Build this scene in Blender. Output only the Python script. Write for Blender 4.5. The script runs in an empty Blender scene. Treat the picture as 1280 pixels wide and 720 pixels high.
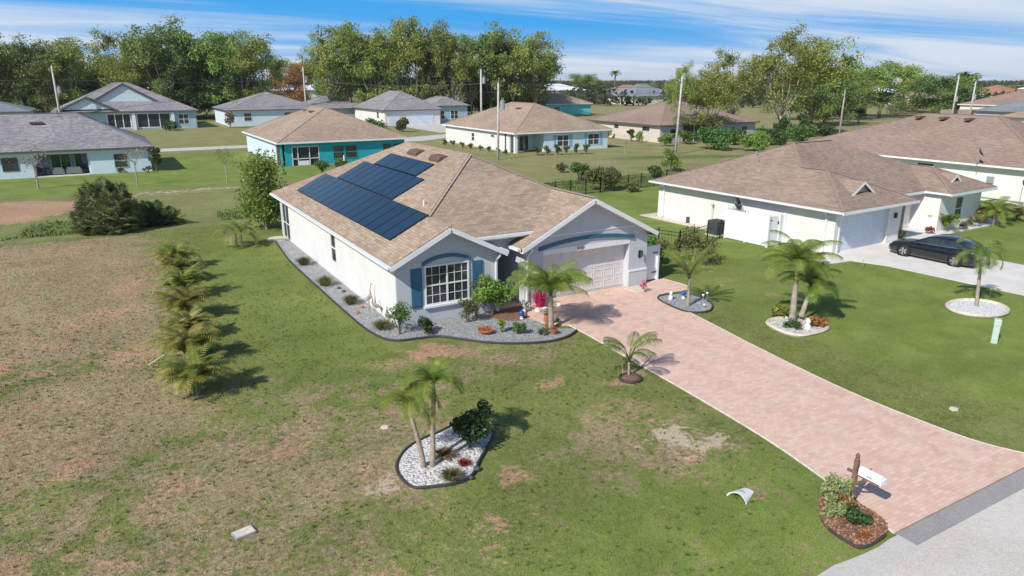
import bpy, bmesh, math, random
import numpy as np
from mathutils import Vector, Matrix, noise as mnoise
R=math.radians
random.seed(7); RNG=np.random.default_rng(7)
S=bpy.context.scene; COL=S.collection
# ------------------------------------------------------------------ camera / light
CH=9.7; YAW=29.9; PITCH=math.degrees(math.atan(261/880))
cam=bpy.data.cameras.new('camera'); cam.sensor_width=36; cam.lens=36*880/1280; cam.clip_start=.5; cam.clip_end=9000
co=bpy.data.objects.new('camera',cam); COL.objects.link(co); S.camera=co
co.location=(0,0,CH); co.rotation_euler=(R(90-PITCH),0,R(-YAW))
SUN_EL=40.; SH_AZ=69.            # shadows run towards this compass bearing (from +Y, clockwise)
sl=bpy.data.lights.new('sun','SUN'); sl.energy=5.0; sl.angle=R(.55); sl.color=(1,.955,.885)
so=bpy.data.objects.new('sun',sl); COL.objects.link(so)
d=Vector((math.sin(R(SH_AZ))*math.cos(R(SUN_EL)),math.cos(R(SH_AZ))*math.cos(R(SUN_EL)),-math.sin(R(SUN_EL))))
so.rotation_euler=d.to_track_quat('-Z','Y').to_euler(); so.location=(-40,-10,40)
W=bpy.data.worlds.new('World'); S.world=W; W.use_nodes=True
def world():
    nt=W.node_tree; N=nt.nodes; L=nt.links; N.clear()
    out=N.new('ShaderNodeOutputWorld'); bg=N.new('ShaderNodeBackground'); bg.inputs[1].default_value=.084
    sky=N.new('ShaderNodeTexSky'); sky.sky_type='NISHITA'; sky.sun_disc=False
    sky.sun_elevation=R(SUN_EL); sky.sun_rotation=R(SH_AZ+180); sky.air_density=1.0; sky.dust_density=.35; sky.ozone_density=2.4; sky.altitude=0
    tc=N.new('ShaderNodeTexCoord'); sp=N.new('ShaderNodeSeparateXYZ'); L.new(tc.outputs['Generated'],sp.inputs[0])
    def m(op,a,b=None,cl=False):
        n=N.new('ShaderNodeMath'); n.operation=op; n.use_clamp=cl
        for i,v in enumerate((a,b)):
            if v is None: continue
            if isinstance(v,(int,float)): n.inputs[i].default_value=v
            else: L.new(v,n.inputs[i])
        return n.outputs[0]
    # cloud layer: the direction cut with a plane high above
    z=m('MAXIMUM',sp.outputs[2],.0); zz=m('ADD',z,.045)
    cx=m('DIVIDE',sp.outputs[0],zz); cy=m('DIVIDE',sp.outputs[1],zz)
    cb=N.new('ShaderNodeCombineXYZ'); L.new(cx,cb.inputs[0]); L.new(cy,cb.inputs[1])
    mp=N.new('ShaderNodeMapping'); L.new(cb.outputs[0],mp.inputs[0]); mp.inputs['Rotation'].default_value=(0,0,R(24)); mp.inputs['Scale'].default_value=(.085,.30,1); mp.inputs['Location'].default_value=(20.5,3.1,0)
    n1=N.new('ShaderNodeTexNoise'); n1.inputs['Scale'].default_value=1.0; n1.inputs['Detail'].default_value=12; n1.inputs['Roughness'].default_value=.62; n1.inputs['Distortion'].default_value=.9; L.new(mp.outputs[0],n1.inputs[0])
    n2=N.new('ShaderNodeTexNoise'); n2.inputs['Scale'].default_value=.32; n2.inputs['Detail'].default_value=2; L.new(mp.outputs[0],n2.inputs[0])
    a=m('ADD',m('MULTIPLY',n1.outputs[0],.72),m('MULTIPLY',n2.outputs[0],.42))
    mr=N.new('ShaderNodeMapRange'); mr.interpolation_type='SMOOTHSTEP'; L.new(a,mr.inputs[0]); mr.inputs[1].default_value=.455; mr.inputs[2].default_value=.66; mr.inputs[3].default_value=0; mr.inputs[4].default_value=.92
    # pale low air
    hz=N.new('ShaderNodeMapRange'); hz.interpolation_type='SMOOTHSTEP'; L.new(sp.outputs[2],hz.inputs[0]); hz.inputs[1].default_value=.075; hz.inputs[2].default_value=-.008; hz.inputs[3].default_value=0; hz.inputs[4].default_value=.95
    tint=N.new('ShaderNodeMixRGB'); tint.blend_type='MULTIPLY'; tint.inputs[0].default_value=1; L.new(sky.outputs[0],tint.inputs[1]); tint.inputs[2].default_value=(.34,.80,1.25,1)
    az=N.new('ShaderNodeMapRange'); az.interpolation_type='SMOOTHSTEP'; L.new(sp.outputs[2],az.inputs[0]); az.inputs[1].default_value=.5; az.inputs[2].default_value=.08; az.inputs[3].default_value=0; az.inputs[4].default_value=1.0
    ma=N.new('ShaderNodeMixRGB'); L.new(az.outputs[0],ma.inputs[0]); L.new(tint.outputs[0],ma.inputs[1]); ma.inputs[2].default_value=(.75,4.6,10.2,1)
    mh=N.new('ShaderNodeMixRGB'); L.new(hz.outputs[0],mh.inputs[0]); L.new(ma.outputs[0],mh.inputs[1]); mh.inputs[2].default_value=(5.9,7.8,10.0,1)
    fd=N.new('ShaderNodeMapRange'); fd.interpolation_type='SMOOTHSTEP'; L.new(sp.outputs[2],fd.inputs[0]); fd.inputs[1].default_value=.12; fd.inputs[2].default_value=.4; fd.inputs[3].default_value=1; fd.inputs[4].default_value=.25
    # thinner near the top of the band, soft veil low down
    mx=N.new('ShaderNodeMixRGB'); L.new(m('MULTIPLY',mr.outputs[0],fd.outputs[0]),mx.inputs[0]); L.new(mh.outputs[0],mx.inputs[1]); mx.inputs[2].default_value=(8.6,9.3,10.4,1)
    L.new(mx.outputs[0],bg.inputs[0]); L.new(bg.outputs[0],out.inputs[0])
world()
S.view_settings.view_transform='Standard'; S.view_settings.look='None'; S.view_settings.gamma=1; S.view_settings.use_curve_mapping=False
S.view_settings.exposure=0.02
# ------------------------------------------------------------------ helpers
_p=R(PITCH); _y=R(YAW)
FW=np.array([math.sin(_y)*math.cos(_p),math.cos(_y)*math.cos(_p),-math.sin(_p)]); RT=np.array([math.cos(_y),-math.sin(_y),0]); UP=np.cross(RT,FW)
def at(x,y,z=0.):       # the ground point seen at a pixel of the 1280x720 photograph
    dd=FW*880+RT*(x-640)-UP*(y-360); t=(z-CH)/dd[2]; return (float(dd[0]*t),float(dd[1]*t))
def hgt(base,y):        # height above a ground point that reaches pixel row y
    lo,hi=0.,60.
    for _ in range(40):
        m_=(lo+hi)/2; v=np.array([base[0],base[1],m_-CH]); py=360-880*(v@UP)/(v@FW)
        if py>y: lo=m_
        else: hi=m_
    return lo
def tag(o,label=None,cat=None,group=None,kind=None):
    if label: o['label']=label
    if cat: o['category']=cat
    if group: o['group']=group
    if kind: o['kind']=kind
    return o
ORG={}
def empty(name,loc,label,cat,group=None,rz=0):
    o=bpy.data.objects.new(name,None); COL.objects.link(o); o.location=loc; o.rotation_euler=(0,0,rz); o.empty_display_size=.3
    ORG[o.name]=Vector(loc); return tag(o,label,cat,group)
class MB:
    def __init__(s): s.v=[]; s.f=[]; s.uv=[]; s.n=0
    def add(s,vs,fs,uv=None):
        b=s.n; s.v.extend([tuple(map(float,p)) for p in vs]); s.n+=len(vs)
        for i,f in enumerate(fs):
            s.f.append(tuple(b+k for k in f)); s.uv.append(uv[i] if uv else None)
        return s
    def box(s,x0,x1,y0,y1,z0,z1):
        return s.add([(x0,y0,z0),(x1,y0,z0),(x1,y1,z0),(x0,y1,z0),(x0,y0,z1),(x1,y0,z1),(x1,y1,z1),(x0,y1,z1)],
                     [(0,3,2,1),(4,5,6,7),(0,1,5,4),(1,2,6,5),(2,3,7,6),(3,0,4,7)])
    def obox(s,c,sz,rz=0,rx=0,ry=0):
        M_=Matrix.Translation(c)@Matrix.Rotation(rz,4,'Z')@Matrix.Rotation(ry,4,'Y')@Matrix.Rotation(rx,4,'X')
        h=[k/2 for k in sz]; vs=[M_@Vector((a*h[0],b*h[1],c_*h[2])) for c_ in(-1,1) for a,b in((-1,-1),(1,-1),(1,1),(-1,1))]
        return s.add(vs,[(0,3,2,1),(4,5,6,7),(0,1,5,4),(1,2,6,5),(2,3,7,6),(3,0,4,7)])
    def bar(s,a,b,w,h,up=Vector((0,0,1))):       # box beam from a to b; w across, h along up
        a=Vector(a);b=Vector(b);t=(b-a).normalized(); sd=t.cross(up).normalized()*w/2; u=sd.cross(t).normalized()*h/2
        vs=[]
        for p in(a,b): vs+= [p-sd-u,p+sd-u,p+sd+u,p-sd+u]
        return s.add(vs,[(3,2,1,0),(4,5,6,7),(0,1,5,4),(1,2,6,5),(2,3,7,6),(3,0,4,7)])
    def poly(s,pts,uvmode=True):
        P=[Vector(p) for p in pts]; n=Vector((0,0,0))
        for i in range(len(P)): n+= (P[i]-P[0]).cross(P[(i+1)%len(P)]-P[0])
        n.normalize(); h=Vector((0,0,1)).cross(n)
        if h.length<1e-3: h=Vector((1,0,0))
        h.normalize(); w=n.cross(h)
        return s.add(P,[tuple(range(len(P)))],[[(p.dot(h),p.dot(w)) for p in P]])
    def prism(s,pts2,z0,z1):
        n=len(pts2); vs=[(x,y,z0) for x,y in pts2]+[(x,y,z1) for x,y in pts2]
        return s.add(vs,[tuple(range(n-1,-1,-1)),tuple(range(n,2*n))]+[(i,(i+1)%n,n+(i+1)%n,n+i) for i in range(n)])
    def yprism(s,pts2,y0,y1):                     # outline in x,z swept along y
        n=len(pts2); vs=[(x,y0,z) for x,z in pts2]+[(x,y1,z) for x,z in pts2]
        return s.add(vs,[tuple(range(n)),tuple(range(2*n-1,n-1,-1))]+[(i,n+i,n+(i+1)%n,(i+1)%n) for i in range(n)])
    def tube(s,path,rad,n=8,cap=True):
        path=[Vector(p) for p in path]; k=len(path)
        if not hasattr(rad,'__len__'): rad=[rad]*k
        vs=[];fs=[]
        for i,p in enumerate(path):
            t=(path[min(i+1,k-1)]-path[max(i-1,0)]).normalized()
            a=t.cross(Vector((0,0,1)) if abs(t.z)<.95 else Vector((1,0,0))).normalized(); b=t.cross(a)
            for j in range(n):
                th=2*math.pi*j/n; vs.append(p+(a*math.cos(th)+b*math.sin(th))*rad[i])
        for i in range(k-1):
            for j in range(n): fs.append((i*n+j,i*n+(j+1)%n,(i+1)*n+(j+1)%n,(i+1)*n+j))
        if cap: fs+= [tuple(range(n-1,-1,-1)),tuple(range((k-1)*n,k*n))]
        return s.add(vs,fs)
    def lathe(s,prof,c=(0,0,0),n=20,axis='Z',caps=True):
        vs=[];fs=[];k=len(prof)
        for r,z in prof:
            for j in range(n):
                th=2*math.pi*j/n; a,b=r*math.cos(th),r*math.sin(th)
                vs.append((c[0]+a,c[1]+b,c[2]+z) if axis=='Z' else (c[0]+z,c[1]+a,c[2]+b))
        for i in range(k-1):
            for j in range(n): fs.append((i*n+j,i*n+(j+1)%n,(i+1)*n+(j+1)%n,(i+1)*n+j))
        if caps and prof[0][0]>1e-4: fs.append(tuple(range(n-1,-1,-1)))
        if caps and prof[-1][0]>1e-4: fs.append(tuple(range((k-1)*n,k*n)))
        return s.add(vs,fs)
    def build(s,name,mat,parent=None,smooth=False,world=True,bevel=0,loc=None):
        me=bpy.data.meshes.new(name)
        off=Vector((0,0,0))
        if parent is not None and world: off=ORG.get(parent.name,Vector((0,0,0)))
        if loc is not None: off=Vector(loc)
        me.from_pydata([(x-off[0],y-off[1],z-off[2]) for x,y,z in s.v],[],s.f)
        if any(u for u in s.uv):
            ul=me.uv_layers.new(name='UVMap'); k=0
            for f,u in zip(me.polygons,s.uv):
                for j,li in enumerate(f.loop_indices): ul.data[li].uv=u[j] if u else (0,0)
        if mat: me.materials.append(mat)
        if smooth: me.polygons.foreach_set('use_smooth',[True]*len(me.polygons))
        me.update()
        o=bpy.data.objects.new(name,me); COL.objects.link(o)
        if parent is not None: o.parent=parent; ORG[o.name]=off
        else:
            ORG[o.name]=off
            if loc is not None: o.location=loc
        if bevel:
            b=o.modifiers.new('bevel','BEVEL'); b.width=bevel; b.segments=2; b.limit_method='ANGLE'
        return o
def kids(o,_c={}):
    return [c for c in bpy.data.objects if c.parent==o]
def copy_tree(o,parent=None):
    c=o.copy(); COL.objects.link(c); c.parent=parent
    for ch in kids(o): copy_tree(ch,c)
    return c
def place(proto,loc,rz=0,sc=1,label=None,used=[]):
    if proto.name not in used: used.append(proto.name); o=proto
    else: o=copy_tree(proto)
    o.location=loc; o.rotation_euler=(0,0,rz); o.scale=(sc,sc,sc) if not hasattr(sc,'__len__') else sc
    if label: o['label']=label
    return o
# ------------------------------------------------------------------ materials
def newmat(name):
    m=bpy.data.materials.new(name); m.use_nodes=True; nt=m.node_tree; nt.nodes.clear()
    o=nt.nodes.new('ShaderNodeOutputMaterial'); b=nt.nodes.new('ShaderNodeBsdfPrincipled'); nt.links.new(b.outputs[0],o.inputs[0]); return m,nt,b,o
def mixc(nt,f,a,b,mode='MIX'):
    n=nt.nodes.new('ShaderNodeMixRGB'); n.blend_type=mode
    for i,v in enumerate((f,a,b)):
        if isinstance(v,(int,float)): n.inputs[i].default_value=v
        elif isinstance(v,tuple): n.inputs[i].default_value=(*v,1) if len(v)==3 else v
        else: nt.links.new(v,n.inputs[i])
    return n.outputs[0]
def mth(nt,op,a,b=None,cl=False):
    n=nt.nodes.new('ShaderNodeMath'); n.operation=op; n.use_clamp=cl
    for i,v in enumerate((a,b)):
        if v is None: continue
        if isinstance(v,(int,float)): n.inputs[i].default_value=v
        else: nt.links.new(v,n.inputs[i])
    return n.outputs[0]
def nz(nt,vec,scale,detail=4,rough=.55,dist=0):
    n=nt.nodes.new('ShaderNodeTexNoise'); n.inputs['Scale'].default_value=scale; n.inputs['Detail'].default_value=detail; n.inputs['Roughness'].default_value=rough; n.inputs['Distortion'].default_value=dist
    if vec is not None: nt.links.new(vec,n.inputs[0])
    return n.outputs[0]
def ramp(nt,v,lo,hi,a=0.,b=1.):
    n=nt.nodes.new('ShaderNodeMapRange'); n.interpolation_type='SMOOTHSTEP'; nt.links.new(v,n.inputs[0]) 
    for i,k in enumerate((lo,hi,a,b)): n.inputs[i+1].default_value=k
    return n.outputs[0]
def objco(nt):
    return nt.nodes.new('ShaderNodeTexCoord').outputs['Object']
def geoco(nt):
    return nt.nodes.new('ShaderNodeNewGeometry').outputs['Position']
def bump(nt,b,h,st,dist=.02):
    n=nt.nodes.new('ShaderNodeBump'); n.inputs['Strength'].default_value=st; n.inputs['Distance'].default_value=dist
    nt.links.new(h,n.inputs['Height']); nt.links.new(n.outputs[0],b.inputs['Normal'])
def M(name,col,rough=.6,var=.18,scale=3.,bmp=0.,bs=60,metal=0.,spec=.5,dirt=0.):
    m,nt,b,o=newmat(name); v=objco(nt)
    dark=tuple(c*(1-var) for c in col); lite=tuple(min(1,c*(1+var*.6)) for c in col)
    c=mixc(nt,ramp(nt,nz(nt,v,scale,6,.6),.3,.7),dark,lite)
    if dirt:
        c=mixc(nt,ramp(nt,nz(nt,v,scale*.35,8,.7),.52,.75,0,dirt),c,(.22,.18,.13))
    nt.links.new(c,b.inputs['Base Color']); b.inputs['Roughness'].default_value=rough; b.inputs['Metallic'].default_value=metal
    b.inputs['Specular IOR Level'].default_value=spec
    if bmp: bump(nt,b,nz(nt,v,bs,4,.6),bmp,.01)
    return m
def foliage(name,c1,c2,c3=None,trans=.3,scale=.9,fine=9.):
    m,nt,b,o=newmat(name); v=objco(nt)
    inf=nt.nodes.new('ShaderNodeObjectInfo')
    c=mixc(nt,ramp(nt,nz(nt,v,scale,3,.5),.35,.65),c1,c2)
    if c3: c=mixc(nt,ramp(nt,nz(nt,v,fine,2,.5),.52,.72),c,c3)
    hs=nt.nodes.new('ShaderNodeHueSaturation'); nt.links.new(c,hs.inputs['Color'])
    nt.links.new(mth(nt,'ADD',mth(nt,'MULTIPLY',inf.outputs['Random'],.05),.475),hs.inputs['Hue'])
    nt.links.new(mth(nt,'ADD',mth(nt,'MULTIPLY',inf.outputs['Random'],.35),.84),hs.inputs['Value'])
    nt.links.new(hs.outputs[0],b.inputs['Base Color']); b.inputs['Roughness'].default_value=.55; b.inputs['Specular IOR Level'].default_value=.35
    t=nt.nodes.new('ShaderNodeBsdfTranslucent'); nt.links.new(hs.outputs[0],t.inputs[0])
    mx=nt.nodes.new('ShaderNodeMixShader'); mx.inputs[0].default_value=trans; nt.links.new(b.outputs[0],mx.inputs[1]); nt.links.new(t.outputs[0],mx.inputs[2]); nt.links.new(mx.outputs[0],o.inputs[0])
    return m
def shingle(name,c1,c2,c3,w=.28,h=.14):
    m,nt,b,o=newmat(name)
    uv=nt.nodes.new('ShaderNodeTexCoord').outputs['UV']
    def br(ww,hh,off,ms):
        n=nt.nodes.new('ShaderNodeTexBrick'); n.inputs['Scale'].default_value=1; n.inputs['Brick Width'].default_value=ww; n.inputs['Row Height'].default_value=hh; n.inputs['Mortar Size'].default_value=ms; n.inputs['Mortar Smooth'].default_value=.3
        n.offset=off; n.offset_frequency=2; n.inputs['Color1'].default_value=(0,0,0,1); n.inputs['Color2'].default_value=(1,1,1,1); n.inputs['Mortar'].default_value=(.5,.5,.5,1); nt.links.new(uv,n.inputs[0]); return n
    b1=br(w,h,.37,.012); b2=br(w*1.7,h,.61,.0)
    k=mth(nt,'ADD',mth(nt,'MULTIPLY',b1.outputs[0],.55),mth(nt,'MULTIPLY',b2.outputs[0],.45))
    c=mixc(nt,ramp(nt,k,.0,1.),c1,c2)
    c=mixc(nt,ramp(nt,nz(nt,uv,2.2,6,.7),.5,.75),c,c3)
    c=mixc(nt,mth(nt,'MULTIPLY',b1.outputs['Fac'],.45),c,tuple(x*.45 for x in c1))
    big=nz(nt,uv,.22,4,.6); c=mixc(nt,1.0,c,mixc(nt,ramp(nt,big,.3,.7),(.88,.88,.9),(1.08,1.06,1.04)),'MULTIPLY')
    mq=nt.nodes.new('ShaderNodeMapping'); nt.links.new(uv,mq.inputs[0]); mq.inputs['Scale'].default_value=(2.2,.18,1)
    c=mixc(nt,ramp(nt,nz(nt,mq.outputs[0],.8,6,.7),.55,.8,0,.28),c,tuple(x*.6 for x in c1))
    gr=nz(nt,uv,60,2,.6); c=mixc(nt,1.0,c,mixc(nt,ramp(nt,gr,.3,.7),(.8,.8,.8),(1.2,1.2,1.2)),'MULTIPLY')
    nt.links.new(c,b.inputs['Base Color']); b.inputs['Roughness'].default_value=.92; b.inputs['Specular IOR Level'].default_value=.15
    hh=mth(nt,'SUBTRACT',mth(nt,'MULTIPLY',k,.5),b1.outputs['Fac']); bump(nt,b,hh,.5,.012)
    return m
def stucco(name,col,var=.05):
    m,nt,b,o=newmat(name); v=geoco(nt)
    c=mixc(nt,ramp(nt,nz(nt,v,1.1,7,.65),.3,.7),tuple(k*(1-var*1.6) for k in col),col)
    se=nt.nodes.new('ShaderNodeSeparateXYZ'); nt.links.new(v,se.inputs[0])
    f=ramp(nt,mth(nt,'ADD',se.outputs[2],mth(nt,'MULTIPLY',nz(nt,v,3.,6,.7),.55)),.50,.2,0,.34); c=mixc(nt,f,c,(.42,.35,.27))
    mp=nt.nodes.new('ShaderNodeMapping'); nt.links.new(v,mp.inputs[0]); mp.inputs['Scale'].default_value=(3.2,3.2,.16)
    c=mixc(nt,ramp(nt,nz(nt,mp.outputs[0],1.4,5,.7),.60,.80,0,.16),c,(.33,.32,.30))
    nt.links.new(c,b.inputs['Base Color']); b.inputs['Roughness'].default_value=.88; b.inputs['Specular IOR Level'].default_value=.2; bump(nt,b,nz(nt,v,70,4,.6),.35,.01); return m
MT={}
MT['stucco']=stucco('stucco_white',(.74,.72,.69))
MT['stucco_g']=stucco('stucco_pale_grey',(.55,.57,.60))
MT['stucco_base']=stucco('stucco_cream',(.74,.72,.69))
MT['trim']=M('white_trim',(.80,.80,.80),.45,.04,2)
MT['fascia']=M('white_fascia',(.78,.79,.80),.4,.05,2)
MT['gutterdk']=M('bronze_gutter',(.10,.09,.085),.45,.1,2)
MT['soffit']=M('soffit',(.62,.62,.62),.6,.05,2)
MT['vinyl']=M('white_vinyl',(.80,.81,.82),.35,.03,2)
MT['glass']=M('window_glass',(.035,.05,.055),.06,.5,.8,0,1,0,.9)
MT['screen']=M('porch_screen',(.035,.035,.04),.5,.3,2)
MT['teal']=M('teal_shutter',(.036,.13,.22),.5,.12,3)
MT['tealwall']=M('teal_wall',(.02,.36,.42),.8,.06,1.5,.2,80)
MT['ltblue']=M('pale_blue_wall',(.60,.72,.78),.8,.06,1.5,.2,80)
MT['bluegrey']=M('blue_grey_wall',(.36,.50,.56),.8,.05,1.5)
MT['blue']=M('blue_wall',(.24,.46,.64),.8,.05,1.5)
MT['tan']=M('tan_wall',(.60,.54,.46),.8,.06,1.5)
MT['greywall']=M('grey_wall',(.42,.45,.49),.8,.05,1.5)
MT['aqua']=M('aqua_wall',(.16,.62,.56),.8,.05,1.5)
MT['cream']=M('cream_wall',(.72,.68,.58),.8,.05,1.5)
MT['door_g']=M('garage_door_paint',(.70,.67,.66),.5,.05,2)
MT['door_w']=M('garage_door_white',(.66,.71,.80),.45,.05,2)
MT['roof_tan']=shingle('shingles_tan',(.295,.218,.158),(.45,.348,.262),(.37,.282,.212))
MT['roof_brown']=shingle('shingles_brown',(.255,.185,.142),(.375,.285,.222),(.315,.235,.182))
MT['roof_brown2']=shingle('shingles_red_brown',(.265,.182,.145),(.385,.28,.225),(.325,.228,.182))
MT['roof_grey']=shingle('shingles_grey',(.19,.18,.19),(.37,.35,.36),(.27,.26,.28))
MT['roof_slate']=shingle('shingles_slate',(.17,.19,.21),(.29,.32,.35),(.22,.25,.28))
MT['roof_orange']=shingle('roof_clay',(.35,.16,.09),(.45,.25,.16),(.4,.2,.12))
MT['roof_white']=M('white_metal_roof',(.8,.82,.84),.4,.05,1)
MT['vent']=M('brown_vent',(.14,.085,.06),.6,.3,6)
MT['black']=M('black_metal',(.015,.015,.017),.4,.2,5)
MT['darkgrey']=M('dark_grey',(.07,.075,.085),.55,.2,6,.2,40)
MT['galv']=M('galvanised',(.42,.44,.46),.4,.15,4,0,1,.4)
MT['wood']=M('mailbox_wood',(.20,.125,.085),.8,.35,7,.4,30)
MT['pole']=M('pole_wood',(.36,.32,.28),.9,.25,3,.4,20)
MT['polepale']=M('pole_concrete',(.50,.48,.44),.9,.2,3,.3,20)
MT['concrete']=M('concrete',(.56,.53,.48),.9,.16,1.5,.3,60,dirt=.2)
MT['nbdrive']=M('pale_concrete',(.66,.62,.57),.9,.10,.8,.3,60,dirt=.1)
MT['bark']=M('bark',(.17,.13,.10),.95,.35,3,.7,9)
MT['barkp']=M('bark_pale',(.36,.31,.25),.95,.3,3,.6,9)
MT['palmbark']=M('palm_bark',(.36,.29,.22),.9,.3,7,.6,18)
MT['palmgreen']=M('palm_crownshaft',(.20,.25,.09),.6,.25,4)
MT['terracotta']=M('terracotta',(.42,.15,.07),.7,.2,5)
MT['mulch']=M('mulch',(.22,.115,.07),.95,.5,14,1.,50)
MT['edging']=M('edging',(.045,.04,.038),.7,.2,5)
MT['stonepale']=M('pale_stone',(.62,.55,.46),.9,.2,8,.6,25)
MT['white']=M('white_ceramic',(.8,.8,.78),.35,.04,3)
MT['bluecer']=M('blue_ceramic',(.03,.09,.42),.15,.2,4)
MT['tealshade']=M('teal_shade',(.03,.20,.22),.5,.2,4)  # blue shade of the white vinyl enclosure, put in as colour
MT['pedestal']=M('pedestal_green',(.50,.60,.52),.5,.08,3)
MT['tyre']=M('tyre',(.02,.02,.02),.8,.1,8)
MT['rim']=M('alloy',(.62,.62,.64),.25,.05,3,0,1,.8)
def carpaint():
    m,nt,b,o=newmat('black_car_paint'); b.inputs['Base Color'].default_value=(.010,.011,.014,1); b.inputs['Roughness'].default_value=.28; b.inputs['Metallic'].default_value=.3; b.inputs['Coat Weight'].default_value=1; b.inputs['Coat Roughness'].default_value=.04; return m
MT['car']=carpaint()
MT['redlens']=M('red_lens',(.5,.02,.02),.15,.1,3)
MT['headlens']=M('clear_lens',(.6,.62,.65),.08,.1,3)
CAP={'shingles_tan':M('cap_tan',(.36,.28,.22),.9,.25,9,.4,40),'shingles_brown':M('cap_brown',(.29,.215,.17),.9,.25,9,.4,40),'shingles_red_brown':M('cap_red_brown',(.31,.215,.175),.9,.25,9,.4,40),'shingles_grey':M('cap_grey',(.28,.265,.275),.9,.25,9,.4,40),'shingles_slate':M('cap_slate',(.23,.25,.27),.9,.25,9,.4,40),'roof_clay':M('cap_clay',(.4,.22,.13),.9,.2,9,.4,40),'white_metal_roof':MT['roof_white']}
def gravel(name,cols,scale=28.,bs=.8):
    m,nt,b,o=newmat(name); v=geoco(nt)
    vo=nt.nodes.new('ShaderNodeTexVoronoi'); vo.inputs['Scale'].default_value=scale; nt.links.new(v,vo.inputs[0])
    sp=nt.nodes.new('ShaderNodeSeparateColor'); nt.links.new(vo.outputs['Color'],sp.inputs[0])
    c=mixc(nt,sp.outputs[0],cols[0],cols[1]); c=mixc(nt,ramp(nt,sp.outputs[1],.8,.95),c,cols[2])
    c=mixc(nt,ramp(nt,nz(nt,v,1.3,5,.65),.48,.75,0,.5),c,cols[3])
    c=mixc(nt,ramp(nt,vo.outputs['Distance'],.35,.75,0,.6),c,tuple(k*.3 for k in cols[0]))
    nt.links.new(c,b.inputs['Base Color']); b.inputs['Roughness'].default_value=.85
    bump(nt,b,mth(nt,'MULTIPLY',vo.outputs['Distance'],-1.),bs,.04); return m
MT['gravel']=gravel('grey_gravel',((.26,.27,.28),(.50,.50,.51),(.62,.62,.6),(.33,.29,.25)),22)
MT['gravel_tan']=gravel('grey_tan_gravel',((.30,.28,.26),(.52,.49,.46),(.6,.58,.55),(.30,.24,.18)),18)
MT['whitegravel']=gravel('white_gravel',((.62,.60,.57),(.85,.84,.82),(.36,.31,.27),(.55,.47,.40)),16)
MT['whitestone']=gravel('white_marble_chips',((.74,.73,.72),(.88,.87,.86),(.66,.64,.62),(.78,.75,.70)),20,.5)
def solar():
    m,nt,b,o=newmat('solar_glass'); uv=nt.nodes.new('ShaderNodeTexCoord').outputs['UV']
    n=nt.nodes.new('ShaderNodeTexBrick'); n.offset=0; n.inputs['Scale'].default_value=1; n.inputs['Brick Width'].default_value=.165; n.inputs['Row Height'].default_value=.165; n.inputs['Mortar Size'].default_value=.004; n.inputs['Color1'].default_value=(.006,.016,.038,1); n.inputs['Color2'].default_value=(.009,.024,.05,1); n.inputs['Mortar'].default_value=(.03,.05,.08,1); nt.links.new(uv,n.inputs[0])
    inf=nt.nodes.new('ShaderNodeObjectInfo')
    c=mixc(nt,mth(nt,'MULTIPLY',inf.outputs['Random'],.7),n.outputs[0],(.009,.036,.06))
    nt.links.new(c,b.inputs['Base Color']); b.inputs['Roughness'].default_value=.14; b.inputs['Specular IOR Level'].default_value=.28; return m
MT['solar']=solar()
def pavers():
    m,nt,b,o=newmat('pink_pavers'); v=geoco(nt)
    mp=nt.nodes.new('ShaderNodeMapping'); nt.links.new(v,mp.inputs[0])
    n=nt.nodes.new('ShaderNodeTexBrick'); n.inputs['Scale'].default_value=1; n.inputs['Brick Width'].default_value=.22; n.inputs['Row Height'].default_value=.11; n.inputs['Mortar Size'].default_value=.005; n.offset=.5
    n.inputs['Color1'].default_value=(0,0,0,1); n.inputs['Color2'].default_value=(1,1,1,1); n.inputs['Mortar'].default_value=(.4,.4,.4,1); nt.links.new(mp.outputs[0],n.inputs[0])
    c=mixc(nt,n.outputs[0],(.62,.385,.295),(.70,.50,.40))
    c=mixc(nt,ramp(nt,nz(nt,v,1.1,5,.6),.45,.65),c,mixc(nt,n.outputs[0],(.65,.44,.35),(.71,.53,.44)))
    c=mixc(nt,mth(nt,'MULTIPLY',n.outputs['Fac'],.4),c,(.38,.29,.24))
    c=mixc(nt,ramp(nt,nz(nt,v,.33,6,.7),.55,.8,0,.3),c,(.66,.52,.45))
    c=mixc(nt,ramp(nt,nz(nt,v,.9,7,.75),.6,.8,0,.3),c,(.40,.27,.22))
    nt.links.new(c,b.inputs['Base Color']); b.inputs['Roughness'].default_value=.85
    se=nt.nodes.new('ShaderNodeSeparateXYZ'); nt.links.new(v,se.inputs[0])
    for xc in (16.9,18.5,19.4):
        dx=mth(nt,'ABSOLUTE',mth(nt,'SUBTRACT',se.outputs[0],xc)); f=mth(nt,'MULTIPLY',ramp(nt,dx,.34,.05,0,.22),ramp(nt,nz(nt,v,1.6,5,.7),.35,.6)); c=mixc(nt,f,c,(.36,.27,.23))
    nt.links.new(c,b.inputs['Base Color'])
    bump(nt,b,mth(nt,'SUBTRACT',mth(nt,'MULTIPLY',nz(nt,v,40,3),.3),n.outputs['Fac']),.4,.01); return m
MT['pavers']=pavers()
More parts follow.
